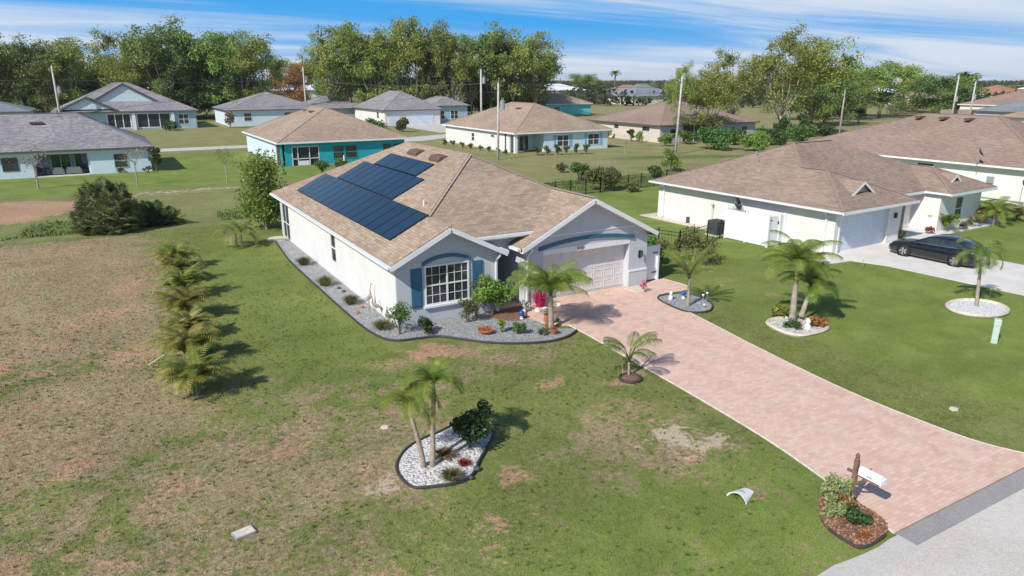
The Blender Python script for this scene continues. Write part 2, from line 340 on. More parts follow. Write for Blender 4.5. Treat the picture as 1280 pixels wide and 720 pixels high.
def asphalt(name,c1,c2,c3):
    m,nt,b,o=newmat(name); v=geoco(nt)
    c=mixc(nt,ramp(nt,nz(nt,v,.5,5,.6),.3,.7),c1,c2)
    vo=nt.nodes.new('ShaderNodeTexVoronoi'); vo.inputs['Scale'].default_value=45; nt.links.new(v,vo.inputs[0])
    sp=nt.nodes.new('ShaderNodeSeparateColor'); nt.links.new(vo.outputs['Color'],sp.inputs[0])
    c=mixc(nt,ramp(nt,sp.outputs[0],.5,1.,0,.6),c,c3)
    c=mixc(nt,ramp(nt,sp.outputs[1],.6,1.,0,.35),c,tuple(k*.5 for k in c1))
    c=mixc(nt,ramp(nt,nz(nt,v,2.2,9,.8),.62,.70,0,.5),c,(.2,.17,.15)); c=mixc(nt,ramp(nt,nz(nt,v,.8,6,.7),.5,.75,0,.3),c,tuple(k*.75 for k in c1))
    nt.links.new(c,b.inputs['Base Color']); b.inputs['Roughness'].default_value=.9; bump(nt,b,vo.outputs['Distance'],.5,.01); return m
MT['road']=asphalt('aged_asphalt',(.53,.475,.42),(.60,.545,.49),(.72,.67,.61))
MT['apron']=asphalt('grey_apron',(.27,.255,.25),(.32,.30,.29),(.42,.40,.38))
MT['roadedge']=asphalt('pale_road_edge',(.50,.47,.43),(.58,.54,.50),(.66,.62,.58))
MT['farroad']=M('far_road',(.52,.49,.44),.9,.1,.4)
# foliage
F={}
F['oak']=foliage('oak_leaves',(0.116,0.189,0.046),(0.334,0.406,0.094),(0.494,0.503,0.140),.3,.22,1.6)
F['oakd']=foliage('dark_oak_leaves',(0.090,0.144,0.045),(0.227,0.290,0.076),(0.353,0.378,0.111),.25,.25,1.6)
F['mel']=foliage('olive_leaves',(0.146,0.224,0.051),(0.366,0.420,0.098),(0.535,0.545,0.145),.35,.3,1.8)
F['bright']=foliage('bright_leaves',(0.104,0.208,0.033),(0.195,0.312,0.058),(0.260,0.338,0.078),.4,.5,2)
F['orange']=foliage('orange_leaves',(.38,.22,.07),(.50,.29,.10),(.30,.24,.08),.35,.3,2)
F['light']=foliage('light_green_leaves',(0.150,0.270,0.053),(0.284,0.406,0.090),(0.390,0.450,0.134),.4,1.2,6)
F['shrub']=foliage('shrub_leaves',(0.063,0.133,0.035),(0.140,0.238,0.056),(0.210,0.280,0.084),.3,2,9)
F['dark']=foliage('dark_shrub_leaves',(0.034,0.068,0.024),(0.081,0.128,0.038),(0.121,0.162,0.054),.25,1.5,7)
F['olive']=foliage('olive_shrub_leaves',(0.108,0.132,0.048),(0.192,0.204,0.072),(0.264,0.228,0.108),.3,2,9)
F['palm']=foliage('palm_leaves',(0.106,0.180,0.041),(0.226,0.300,0.068),(0.360,0.374,0.110),.35,1.,5)
F['areca']=foliage('yellow_palm_leaves',(.13,.19,.035),(.34,.34,.07),(.52,.36,.10),.4,2.2,4.5)
F['arecay']=foliage('dry_palm_leaves',(0.264,0.209,0.088),(0.352,0.275,0.132),(0.176,0.187,0.066),.35,1.2,4)
F['pinnate']=foliage('fresh_palm_leaves',(0.121,0.204,0.030),(0.228,0.305,0.052),(0.374,0.369,0.081),.35,1.,5)
F['silver']=foliage('silver_palmetto_leaves',(.12,.17,.06),(.22,.28,.11),(.34,.34,.17),.3,1.,6)
F['yellow']=foliage('yellow_green_leaves',(.22,.28,.05),(.36,.40,.09),(.16,.24,.05),.35,3,14)
F['red']=foliage('red_leaves',(.34,.10,.04),(.42,.17,.06),(.2,.12,.04),.3,4,14)
F['pink']=foliage('pink_leaves',(.55,.03,.12),(.70,.08,.22),(.35,.03,.08),.4,6,16)
F['tuft']=foliage('ornamental_grass',(0.149,0.161,0.057),(0.253,0.241,0.103),(0.345,0.299,0.161),.3,3,14)
F['var']=foliage('variegated_leaves',(.30,.36,.14),(.48,.50,.26),(.14,.22,.06),.35,4,20)
F['dry']=foliage('bare_twigs',(.22,.18,.13),(.30,.25,.18),None,.1,3,14)
F['weed']=foliage('ditch_weeds',(0.078,0.156,0.033),(0.156,0.247,0.052),(0.221,0.260,0.078),.35,.5,3)
def bulk(name,V,k,mat,parent=None,attrs=None,smooth=False):
    """V: (n*k,3) vertices, every k of them one face."""
    V=np.asarray(V,dtype=np.float32).reshape(-1,3); nv=len(V); nf=nv//k
    me=bpy.data.meshes.new(name); me.vertices.add(nv); me.vertices.foreach_set('co',V.ravel())
    me.loops.add(nv); me.loops.foreach_set('vertex_index',np.arange(nv,dtype=np.int32))
    me.polygons.add(nf); me.polygons.foreach_set('loop_start',np.arange(0,nv,k,dtype=np.int32)); me.polygons.foreach_set('loop_total',np.full(nf,k,dtype=np.int32))
    me.update(calc_edges=True)
    if attrs:
        for n_,a in attrs.items():
            at_=me.color_attributes.new(n_,'FLOAT_COLOR','POINT'); at_.data.foreach_set('color',np.asarray(a,dtype=np.float32).ravel())
    me.materials.append(mat); o=bpy.data.objects.new(name,me); COL.objects.link(o)
    if parent is not None: o.parent=parent
    return o
# ------------------------------------------------------------------ ground
def sst(x,a,b):
    t=np.clip((x-a)/(b-a),0,1); return t*t*(3-2*t)
def ell(x,y,cx,cy,rx,ry,rot=0.,soft=.5):
    c,s=math.cos(R(rot)),math.sin(R(rot)); u=((x-cx)*c+(y-cy)*s)/rx; v=(-(x-cx)*s+(y-cy)*c)/ry
    return 1-sst(np.sqrt(u*u+v*v),1-soft,1+soft)
def cover(x,y):
    """dry, red soil, lush | weeds, sand, pasture: what grows where, by ground plan"""
    lot=(1-sst(x,-.5,5.2))*sst(y,24,31)*(1-sst(y,50.5,52.5))
    front=(1-sst(x,1.0,11))*(1-sst(y,22,28))
    dry=np.maximum(lot*.74,front*.50)
    dry=np.maximum(dry,ell(x,y,3.5,17,6,4,0,.6)*.62)
    dry=np.maximum(dry,ell(x,y,-1.5,23,4,5,0,.6)*.72)
    dry=np.maximum(dry,ell(x,y,9,21,9,2.6,0,.7)*.50)
    dry=np.maximum(dry,ell(x,y,12.2,13.5,3.5,3,0,.7)*.55)
    dry=np.maximum(dry,ell(x,y,26,22,3,4,0,.7)*.35)
    dry=np.maximum(dry,.30*sst(x,4,8)*(1-sst(x,15,20))*(1-sst(y,30,36)))
    soil=np.zeros_like(x)
    for cx,cy,rx,ry,k in ((-3.5,29,2.2,3.5,.45),(-1.2,33,1.6,3,.5),(.6,37.5,1.6,3.5,.5),(1.4,43,2.2,1.6,.5),(-4,24,2,3,.42),(-2.6,15.5,2.2,2.4,.42),(0,12.5,2,1.5,.42)): soil=np.maximum(soil,ell(x,y,cx,cy,rx,ry,-20,.8)*k)
    soil=np.maximum(soil,ell(x,y,-8.5,65.2,6.8,5.2,0,.3))
    soil=np.maximum(soil,ell(x,y,2.5,68.5,9,1.8,0,.7)*.42)
    for cx,cy,r,k in ((13.0,12.2,1.6,.42),(12.6,14.,1.3,.4),(-4,31,5,.34),(-3,46,5,.3),(-6,24,5,.36),(-1,13,6,.36),(3,11,5,.3),(9.7,22.4,1.3,.75),(4.8,15.5,.8,.6),(8.0,13.8,.7,.6),(-.2,28,2.2,.62),(-1.5,33,2.0,.55),(1.2,24.8,1.2,.5),(-2,20,1.6,.5),(1.2,12.2,1.0,.5),(3.2,18.2,1.1,.5),(.3,17.5,1.2,.45),(11.9,18.1,.8,.45),(-5,40,2.5,.4),(13.5,8.9,.5,.5),(12.7,10.1,.5,.55),(14.3,17.1,1.0,.5),(6.5,12.,1.2,.5),(8,8.5,1.,.45),(2.,9.5,1.5,.5)):
        soil=np.maximum(soil,ell(x,y,cx,cy,r,r*.8,20,.8)*k)
    lush=np.maximum(sst(x,22,24)*(1-sst(y,49,52))*sst(y,8,10)*(1-.5*ell(x,y,27,24,4,5,0,.9)),0)
    lush=np.maximum(lush,ell(x,y,11,9.3,5.5,2.6,0,.5)*.95)
    lush=np.maximum(lush,ell(x,y,6.5,32,2.6,17,0,.5)*.75)
    lush=np.maximum(lush,sst(y,72,74)*(1-sst(y,101,104))*(1-sst(x,19,24))*.9)
    lush=np.maximum(lush,ell(x,y,14,50,8,5,0,.5)*.6)
    lush=np.maximum(lush,ell(x,y,50,77,16,5,0,.6)*.6); lush=np.maximum(lush,ell(x,y,15,150,30,20,0,.4)*.6)
    weed=sst(y,52.0,55.0)*(1-sst(y,58,63.0))*(1-sst(x,13,19))*(.52+.30*np.sin(x*.75+1)*np.cos(x*.31+y*.4))
    weed=np.maximum(weed,ell(x,y,40,55.5,22,4.2,0,.5)*.85); weed=np.maximum(weed,ell(x,y,66,69,14,3,-18,.6)*.7)
    sand=np.maximum(ell(x,y,13.3,12.6,1.7,.9,-35,.9)*.52,ell(x,y,5.1,15.2,.8,.9,0,.9)*.5)
    sand=np.maximum(sand,ell(x,y,13.0,13.6,.9,.6,0,.9)*.6); sand=np.maximum(sand,ell(x,y,3.6,19.6,.7,.5,0,.9)*.4)
    sand=np.maximum(sand,ell(x,y,6,70,7,1.3,0,.8)*.5)
    past=sst(y,58,66)*sst(x,24,32)*.8; past=np.maximum(past,sst(y,104,112)*.75); past=np.maximum(past,sst(x,60,70)*sst(y,55,62)); past=np.maximum(past,sst(y,50.5,53)*(1-sst(y,70,74))*.45)
    return dry,soil,lush,weed,sand,past
def gz(x,y):
    x=np.asarray(x,float); y=np.asarray(y,float)
    z=-.42*np.exp(-((y-57.)/3.0)**2)*(1-sst(x,50,62)) + .16*np.exp(-((y-64.5)/3.2)**2)*(1-sst(x,12,20))
    return z
def groundmat():
    m,nt,b,o=newmat('lawn_ground'); v=geoco(nt)
    def att(n):
        a=nt.nodes.new('ShaderNodeAttribute'); a.attribute_name=n; s=nt.nodes.new('ShaderNodeSeparateColor'); nt.links.new(a.outputs['Color'],s.inputs[0]); return s.outputs
    A=att('cover_a'); B=att('cover_b')
    big=nz(nt,v,.28,5,.6,.3); mid=nz(nt,v,1.25,7,.66,.5); fine=nz(nt,v,7.,6,.7); vf=nz(nt,v,34,3,.6)
    mp=nt.nodes.new('ShaderNodeMapping'); nt.links.new(v,mp.inputs[0]); mp.inputs['Location'].default_value=(31,17,3); mid2=nz(nt,mp.outputs[0],.75,7,.7,.4); patch=nz(nt,mp.outputs[0],2.6,6,.68,.2)
    g=mixc(nt,ramp(nt,mid,.35,.65),(.125,.165,.042),(.185,.218,.062))
    g=mixc(nt,ramp(nt,fine,.38,.68),g,(.245,.25,.090))
    g=mixc(nt,ramp(nt,patch,.54,.70,0,.55),g,(.075,.115,.030))
    lushc=mixc(nt,ramp(nt,mid2,.35,.65),(.155,.218,.045),(.215,.270,.066)); lushc=mixc(nt,ramp(nt,fine,.45,.72,0,.6),lushc,(.24,.28,.085))
    g=mixc(nt,mth(nt,'MULTIPLY',A[2],.9),g,lushc)
    def fac(a,noise,k=1.0,w=.14):     # covers where noise < share a
        t=mth(nt,'ADD',mth(nt,'MULTIPLY',noise,1.0),mth(nt,'MULTIPLY',mth(nt,'SUBTRACT',a,.5),k)); return ramp(nt,t,.5-w,.5+w)
    def ct(n,k): return mth(nt,'ADD',mth(nt,'MULTIPLY',mth(nt,'SUBTRACT',n,.5),k),.5)
    mid=ct(mid,1.7); mid2=ct(mid2,2.1); patch=ct(patch,1.9)
    mixn=mth(nt,'ADD',mth(nt,'MULTIPLY',mid,.6),mth(nt,'MULTIPLY',fine,.4))
    mixn2=mth(nt,'ADD',mth(nt,'MULTIPLY',mid2,.5),mth(nt,'MULTIPLY',patch,.5))
    pc=mixc(nt,ramp(nt,fine,.35,.65),(.215,.20,.090),(.36,.31,.165)); g=mixc(nt,mth(nt,'MULTIPLY',B[2],.85),g,pc)
    dc=mixc(nt,ramp(nt,fine,.35,.65),(.27,.20,.11),(.45,.345,.22)); dc=mixc(nt,ramp(nt,patch,.52,.68,0,.5),dc,(.17,.165,.075))
    g=mixc(nt,mth(nt,'MULTIPLY',fac(A[0],mixn2,.85,.10),.92),g,dc)
    sc=mixc(nt,ramp(nt,fine,.35,.65),(.34,.20,.12),(.50,.33,.22))
    g=mixc(nt,mth(nt,'MULTIPLY',fac(A[1],mixn,.55,.07),mth(nt,'MINIMUM',mth(nt,'MULTIPLY',A[1],3.),.95)),g,sc)
    sa=mixc(nt,ramp(nt,vf,.4,.6),(.42,.33,.24),(.58,.49,.38)); g=mixc(nt,mth(nt,'MULTIPLY',fac(B[1],mixn,.55,.05),mth(nt,'MINIMUM',mth(nt,'MULTIPLY',B[1],4.),.95)),g,sa)
    wc=mixc(nt,ramp(nt,mixn,.4,.6),(.085,.13,.035),(.19,.23,.075)); g=mixc(nt,fac(B[0],mixn,.9,.12),g,wc)
    g=mixc(nt,1.,g,mixc(nt,ramp(nt,vf,.25,.75),(.62,.62,.62),(1.36,1.36,1.36)),'MULTIPLY')
    g=mixc(nt,1.,g,mixc(nt,ramp(nt,big,.3,.7),(.86,.88,.86),(1.12,1.10,1.08)),'MULTIPLY')
    sp_=ct(nz(nt,mp.outputs[0],5.5,5,.7),1.6); g=mixc(nt,mth(nt,'MULTIPLY',ramp(nt,sp_,.80,.92),.65),g,(.46,.40,.27)); g=mixc(nt,mth(nt,'MULTIPLY',ramp(nt,sp_,.24,.12),.6),g,(.045,.075,.022))
    nt.links.new(g,b.inputs['Base Color']); b.inputs['Roughness'].default_value=.95; b.inputs['Specular IOR Level'].default_value=.1
    bump(nt,b,mth(nt,'ADD',mth(nt,'MULTIPLY',vf,.5),fine),.55,.09)
    return m
GM=groundmat()
def grow(a,b,step,far,ratio):
    c=list(np.arange(a,b+1e-6,step)); s=step
    while c[-1]<far: s*=ratio; c.append(c[-1]+s)
    s=step
    while c[0]>-far*.6: s*=ratio; c.insert(0,c[0]-s)
    return np.array(c)
xs=grow(-16,48,.4,5200,1.22); ys=grow(2,76,.4,5200,1.22)
X,Y=np.meshgrid(xs,ys); nx,ny=len(xs),len(ys)
me=bpy.data.meshes.new('ground'); Vv=np.stack([X.ravel(),Y.ravel(),gz(X,Y).ravel()],1)
idx=np.arange(nx*ny).reshape(ny,nx); Fq=np.stack([idx[:-1,:-1],idx[:-1,1:],idx[1:,1:],idx[1:,:-1]],-1).reshape(-1,4)
me.vertices.add(len(Vv)); me.vertices.foreach_set('co',Vv.astype(np.float32).ravel()); me.loops.add(Fq.size); me.loops.foreach_set('vertex_index',Fq.astype(np.int32).ravel())
me.polygons.add(len(Fq)); me.polygons.foreach_set('loop_start',np.arange(0,Fq.size,4,dtype=np.int32)); me.polygons.foreach_set('loop_total',np.full(len(Fq),4,dtype=np.int32)); me.update(calc_edges=True)
def covattr(x,y):
    d_,s_,l_,w_,a_,p_=cover(x,y); o1=np.ones_like(x); return np.stack([d_,s_,l_,o1],-1),np.stack([w_,a_,p_,o1],-1)
ca,cb_=covattr(X.ravel(),Y.ravel())
for n_,a_ in(('cover_a',ca),('cover_b',cb_)):
    t=me.color_attributes.new(n_,'FLOAT_COLOR','POINT'); t.data.foreach_set('color',a_.astype(np.float32).ravel())
me.materials.append(GM); me.polygons.foreach_set('use_smooth',[True]*len(Fq))
ground=bpy.data.objects.new('ground',me); COL.objects.link(ground); tag(ground,'mown lawns, dry lots and pasture reaching to the horizon',kind='structure')
def sheet(name,pts,z,mat,label,kerb=None):
    b=MB(); n=len(pts); b.prism(pts,-.05,z); o=b.build(name,mat); return tag(o,label,kind='structure')
def smooth_loop(pts,k=6):
    n=len(pts); out=[]
    for i in range(n):
        p0,p1,p2,p3=[np.array(pts[(i+j)%n],float) for j in(-1,0,1,2)]
        for t in np.arange(k)/k:
            out.append(tuple(.5*((2*p1)+(-p0+p2)*t+(2*p0-5*p1+4*p2-p3)*t*t+(-p0+3*p1-3*p2+p3)*t**3)))
    return out
def smooth_line(pts,k=6):
    out=[]
    for i in range(len(pts)-1):
        p1,p2=np.array(pts[i],float),np.array(pts[i+1],float); p0=np.array(pts[max(i-1,0)],float); p3=np.array(pts[min(i+2,len(pts)-1)],float)
        for t in np.arange(k)/k: out.append(tuple(.5*((2*p1)+(-p0+p2)*t+(2*p0-5*p1+4*p2-p3)*t*t+(-p0+3*p1-3*p2+p3)*t**3)))
    out.append(tuple(map(float,pts[-1]))); return out
# road, apron, driveway
rj=random.Random(3)
edge=[(x,7.36+rj.uniform(-.06,.06)) for x in np.arange(-60,14.1,.45)]
sheet('road',[(-60,-6),(140,-6),(140,6.95),(-60,6.95)],.012,MT['road'],'pale worn asphalt street along the front lawns')
sheet('road_shoulder',[(-60,6.85),(14.12,6.85),(14.12,7.36)]+edge[::-1],.016,MT['roadedge'],'pale strip of road edge beside the lawn')
sheet('driveway_apron',[(14.1,6.93),(46,6.93),(46,7.40),(14.1,7.40)],.028,MT['apron'],'dark grey asphalt strip between brick driveway and street')
left=smooth_line([(15.55,25.9),(15.62,21.6),(15.45,18.2),(15.28,14.8),(15.0,11.6),(14.5,9.0),(14.08,7.43)])
right=smooth_line([(20.6,7.43),(20.05,8.6),(19.86,9.9),(19.83,12.7),(20.3,16.6),(20.72,19.1),(21.05,21.2),(21.5,23.8),(23.7,24.0),(23.7,25.9)])
sheet('driveway',left+right,.04,MT['pavers'],'pink and tan brick paver driveway from the garage to the street')
b=MB(); 
for ln in(left,right): b.tube([(x,y,.02) for x,y in ln],.034,6)
tag(b.build('driveway_edge',MT['stonepale']),'pale concrete edge restraint along the brick driveway',kind='structure')
# neighbour's driveway and walks (neighbour frame is turned 2.7 degrees)
NO=Vector((35.93,25.0,0)); NA=R(2.7)
def nw(x,y): return (NO.x+x*math.cos(NA)-y*math.sin(NA),NO.y+x*math.sin(NA)+y*math.cos(NA))
sheet('neighbour_driveway',[nw(*p) for p in((-.2,.3),(-2.2,-.3),(-2.6,-1.2),(-.7,-1.5),(-.1,-3.2),(.2,-18.0),(6.2,-18.0),(6.3,.3))],.035,MT['nbdrive'],'pale concrete driveway of the white house at right')
sheet('entry_path',[nw(*p) for p in((6.31,-2.2),(9.5,-2.2),(9.5,1.0),(6.31,1.0))],.036,MT['nbdrive'],'pale concrete walk to the front door of the white house')
sheet('house_apron',[nw(*p) for p in((-1.2,3.),(-.36,3.),(-.36,14.4),(16,14.4),(16,15.2),(-1.2,15.2))],.03,MT['stonepale'],'pale gravel drip strip along the side wall of the white house')
sheet('cross_street',[(-80,110.8),(34,110.8),(46,109),(60,118),(58,122),(44,116),(34,115.3),(-80,115.3)],.02,MT['farroad'],'pale residential street behind the back lawns')
sheet('garage_pad',[(56,125),(70,125),(70,150.5),(57,150.5)],.022,MT['farroad'],'pale driveway in front of the far grey garage')
# grass tufts (far too many to count)
def blades(n,x0,x1,y0,y1,h0,h1,name,label,test=None,w=.012,seed=1):
    r=np.random.default_rng(seed); x=r.uniform(x0,x1,n); y=r.uniform(y0,y1,n)
    keep=np.ones(n,bool)
    lx=np.interp(y,[7.4,9,11.6,14.8,21.6,26],[14.08,14.5,15,15.28,15.62,15.55]); rx=np.interp(y,[7.4,8.6,9.9,12.7,16.6,21.2,23.8,26],[20.6,20.05,19.86,19.83,20.3,21.05,23.7,23.7])
    keep&=~((x>lx-.05)&(x<rx+.05)&(y<26))
    keep&=~((x>13.0)&(y<9.2)); keep&=y>7.5
    keep&=~((x>8.05)&(x<22.6)&(y>25)&(y<46.8)); keep&=~((x>8.3)&(x<15.6)&(y>23.2)&(y<26)); keep&=~((x>11)&(x<15.5)&(y>21.7)&(y<26))
    keep&=~((x>5.4)&(x<8.3)&(y>14.1)&(y<16.7)); keep&=~((x>20.9)&(x<24.3)&(y>21.2)&(y<26))
    if test is not None: keep&=test(x,y)
    x=x[keep]; y=y[keep]; m_=len(x); h=r.uniform(h0,h1,m_); a=r.uniform(0,2*math.pi,m_); lean=r.uniform(.1,.8,m_)*h; la=r.uniform(0,2*math.pi,m_)
    z=gz(x,y); dx=np.cos(a)*w; dy=np.sin(a)*w
    V=np.stack([np.stack([x-dx,y-dy,z],-1),np.stack([x+dx,y+dy,z],-1),np.stack([x+np.cos(la)*lean,y+np.sin(la)*lean,z+h],-1)],1)
    A_,B_=covattr(np.repeat(x,3),np.repeat(y,3)); o=bulk(name,V,3,GM,attrs={'cover_a':A_,'cover_b':B_})
    return tag(o,label,'grass',kind='stuff')
blades(150000,-8,22,7.5,27,.015,.05,'lawn_grass','short mown grass blades over the front lawn',seed=11)
blades(70000,20,36,8,32,.015,.045,'side_lawn_grass','short green grass blades over the neighbouring lawn',seed=12,test=lambda x,y:(x<nw(0,0)[0]-.6)&~((x>22.5)&(x<24.4)&(y>16.8)&(y<18.6))&~((x>30.8)&(y>14.2)&(y<16.6)&(x<33.8))&~((x>28.4)&(x<36)&(y>32)))
blades(45000,-14,9,26,52,.02,.06,'lot_grass','dry and green grass blades on the open lot at left',seed=13,w=.018)
def rosettes(n,seed,name,label,mat,h0,h1,rad):
    r=np.random.default_rng(seed); x=r.uniform(-8,22,n); y=r.uniform(8,34,n); lx=np.interp(y,[7.4,9,11.6,14.8,21.6,26],[13.,14.3,14.9,15.2,15.5,15.5])
    k=(x<lx-.15)&~((x>7.9)&(y>20.9)&(x<16))&~((x>5)&(x<8.6)&(y>13.7)&(y<17))&~((x>12.4)&(y<9.4))&~((x>8)&(y>24)); x=x[k];y=y[k];n=len(x); m=9
    a=r.uniform(0,6.283,(n,m)); q=r.uniform(.5,1.,(n,m))*rad; h=r.uniform(h0,h1,(n,m)); cx=x[:,None]+0*a; cy=y[:,None]+0*a; w=.012; px=-np.sin(a)*w; py=np.cos(a)*w
    V=np.stack([np.stack([cx-px,cy-py,0*a],-1),np.stack([cx+px,cy+py,0*a],-1),np.stack([cx+np.cos(a)*q,cy+np.sin(a)*q,h],-1)],2).reshape(-1,3); return tag(bulk(name,V,3,mat),label,'weeds',kind='stuff')
rosettes(2600,71,'lawn_weeds','dark green weed rosettes scattered through the front lawn',F['shrub'],.02,.07,.10)
rosettes(1500,72,'dry_tufts','straw coloured dead tufts scattered through the front lawn',F['arecay'],.01,.05,.09)
blades(26000,-16,60,52.5,61,.04,.20,'ditch_weeds','rough green weeds along the drainage ditch',seed=14,w=.05,test=lambda x,y:(cover(x,y)[3]>.5))
# ------------------------------------------------------------------ houses
class Fr:      # a wall's own frame: u along the wall, w outwards, z up
    def __init__(s,p0,du,n): s.p=Vector((*p0,0)) if len(p0)==2 else Vector(p0); s.u=Vector(du).normalized(); s.n=Vector(n).normalized()
    def pt(s,u,w,z): return s.p+s.u*u+s.n*w+Vector((0,0,z))
def fbox(mb,F_,u0,u1,w0,w1,z0,z1):
    vs=[F_.pt(u,w,z) for z in(z0,z1) for u,w in((u0,w0),(u1,w0),(u1,w1),(u0,w1))]
    return mb.add(vs,[(0,3,2,1),(4,5,6,7),(0,1,5,4),(1,2,6,5),(2,3,7,6),(3,0,4,7)])
def window(par,F_,u0,u1,z0,z1,cols=1,rows=2,fr=.06,trim=MT['trim'],glass=None,grid=None,name='window',sill=False,label=None):
    b=MB(); t=.05
    fbox(b,F_,u0,u1,-.02,t,z0,z0+fr); fbox(b,F_,u0,u1,-.02,t,z1-fr,z1); fbox(b,F_,u0,u0+fr,-.02,t-.002,z0+fr,z1-fr); fbox(b,F_,u1-fr,u1,-.02,t-.002,z0+fr,z1-fr)
    w=u1-u0; h=z1-z0
    for i in range(1,cols): fbox(b,F_,u0+w*i/cols-fr*.5,u0+w*i/cols+fr*.5,-.01,t-.004,z0+fr,z1-fr)
    for j in range(1,rows): fbox(b,F_,u0+fr,u1-fr,-.01,t-.008,z0+h*j/rows-fr*.4,z0+h*j/rows+fr*.4)
    if grid:
        gc,gr=grid
        for i in range(1,gc):
            if i%(gc//cols): fbox(b,F_,u0+w*i/gc-.009,u0+w*i/gc+.009,-.005,t-.018,z0+fr,z1-fr)
        for j in range(1,gr):
            if j%(gr//rows): fbox(b,F_,u0+fr,u1-fr,-.005,t-.02,z0+h*j/gr-.009,z0+h*j/gr+.009)
    o=b.build(name,trim,par); 
    if label: o['label']=label
    g=MB(); fbox(g,F_,u0+fr*.5,u1-fr*.5,-.03,.012,z0+fr*.5,z1-fr*.5); g.build('pane',glass or MT['glass'],o)
    if sill: q=MB(); fbox(q,F_,u0-.08,u1+.08,0,.11,z0-.09,z0-.002); q.build('sill',trim,o)
    return o
def fascia_strip(b,edge,h=.19,t=.035,dz=0.02):   # boards under roof edges (list of point pairs)
    for a,c in edge:
        a=Vector(a);c=Vector(c); z=Vector((0,0,-h/2-dz)); b.bar(a+z,c+z,t,h,Vector((0,0,1)))
def gutter(b,a,c,out,r=.06):
    a=Vector(a);c=Vector(c);o=Vector(out)
    b.bar(a+o*.085+Vector((0,0,-.075)),c+o*.085+Vector((0,0,-.075)),.12,.11)
def downspout(b,F_,u,zt):
    p=[F_.pt(u,.42,zt),F_.pt(u,.40,zt-.12),F_.pt(u,.07,zt-.38),F_.pt(u,.07,.18),F_.pt(u,.25,.06)]
    for q,w in zip(p,p[1:]): b.bar(q,w,.08,.08,F_.u)
def caps(par,lines,mat,w=.17,z=.02,world=True):
    for a,c in lines:
        a=Vector(a)+Vector((0,0,z)); c=Vector(c)+Vector((0,0,z)); b=MB(); b.bar(a,c,w*1.5,.018); b.build('ridge_cap',CAP[mat.name],par,world=world)
def each(fn,args,name,mat,par,world=True):
    for a in args: b=MB(); fn(b,*a); b.build(name,mat,par,world=world)
def vents(par,pts,mat,rz=0,sz=(1.1,.42)):
    for p in pts:
        b=MB(); b.obox((p[0],p[1],p[2]+.08),(sz[1],sz[0],.12),rz); b.obox((p[0],p[1],p[2]+.16),(sz[1]*.8,sz[0]*.92,.06),rz); b.build('roof_vent',mat,par)

# ---- main house
MH=empty('house',(15.8,36,0),'white stucco house with tan shingle roof, blue shutters and solar panels behind the brick driveway','house')
e=2.75
roof=MB()
A=(15.78,31.62,6.11);B=(15.78,39.88,6.11);R1=(11.66,27.5,4.05);R2=(18.735,28.665,4.632)
roof.poly([(9.06,25.13,e),(11.66,25.13,4.05),R1,A,B,(9.06,46.6,e)][::-1])
roof.poly([(14.26,25.13,e),(14.26,26.42,e),(13.16,26.42,3.3),(13.16,26.0,3.3),R1,(11.66,25.13,4.05)])
roof.poly([(14.97,25.13,e),(18.735,25.13,4.632),R2,(16.07,26.0,3.3),(16.07,26.42,3.3),(14.97,26.42,e)])
roof.poly([(13.16,26.0,3.3),(16.07,26.0,3.3),R2,A,R1])
roof.poly([(22.5,25.13,e),(22.5,46.6,e),B,A,R2,(18.735,25.13,4.632)])
roof.poly([(22.5,46.6,e),(9.06,46.6,e),B])
ro=roof.build('roof',MT['roof_tan'],MH); sd=ro.modifiers.new('thick','SOLIDIFY'); sd.thickness=.05; sd.offset=-1
caps(ro,[(A,R1),((9.2,46.46,2.82),B),(A,B),(A,R2),((11.66,25.15,4.06),R1),((18.735,25.15,4.64),R2),((22.4,46.5,2.8),B)],MT['roof_tan'],.14)
for p in ((15.05,36.85,5.74),(15.0,33.75,5.72)): 
    b=MB(); b.yprism([(-.28+p[0],p[2]-.14),(.30+p[0],p[2]+.15),(.30+p[0],p[2]+.24),(-.10+p[0],p[2]+.22),(-.28+p[0],p[2]+.05)],p[1]-.62,p[1]+.62); v_=b.build('roof_vent',MT['vent'],ro,bevel=.02)
for x,y in ((12.1,28.9),(13.2,44.2),(19.6,33.0)):
    b=MB(); zz=2.75+.5*min(x-9.06,22.5-x); b.tube([(x,y,zz-.05),(x,y,zz+.28)],.045,8); b.build('vent_pipe',MT['trim'],ro)
b=MB(); fascia_strip(b,[((9.06,25.13,e),(9.06,46.6,e)),((9.06,46.6,e),(22.5,46.6,e)),((22.5,46.6,e),(22.5,25.13,e)),((9.06,25.112,e),(11.66,25.112,4.05)),((11.66,25.112,4.05),(14.26,25.112,e)),
   ((14.97,25.112,e),(18.735,25.112,4.632)),((18.735,25.112,4.632),(22.5,25.112,e)),((13.0,26.0,3.3),(16.2,26.0,3.3)),((14.26,25.3,e),(14.26,26.4,e)),((14.97,25.3,e),(14.97,26.4,e))])
b.build('fascia',MT['fascia'],MH)
each(gutter,[((9.06,25.15,e),(9.06,46.6,e),(-1,0,0)),((13.2,26.0,3.3),(16.0,26.0,3.3),(0,-1,0)),((14.26,25.3,e),(14.26,26.3,e),(1,0,0)),((14.97,25.3,e),(14.97,26.3,e),(-1,0,0))],'gutter',MT['fascia'],MH)
b=MB()
b.box(9.07,9.5,25.3,46.55,2.52,2.55); b.box(22.2,22.48,25.3,46.55,2.52,2.55); b.box(9.5,22.2,46.2,46.55,2.52,2.55)
for x0,x1,xm,zp in ((9.06,14.26,11.66,4.05),(14.97,22.5,18.735,4.632)):
    b.poly([(x0,25.14,e-.22),(x0,25.70,e-.22),(xm,25.70,zp-.22),(xm,25.14,zp-.22)]); b.poly([(xm,25.14,zp-.22),(xm,25.70,zp-.22),(x1,25.70,e-.22),(x1,25.14,e-.22)])
b.build('soffit',MT['soffit'],MH)
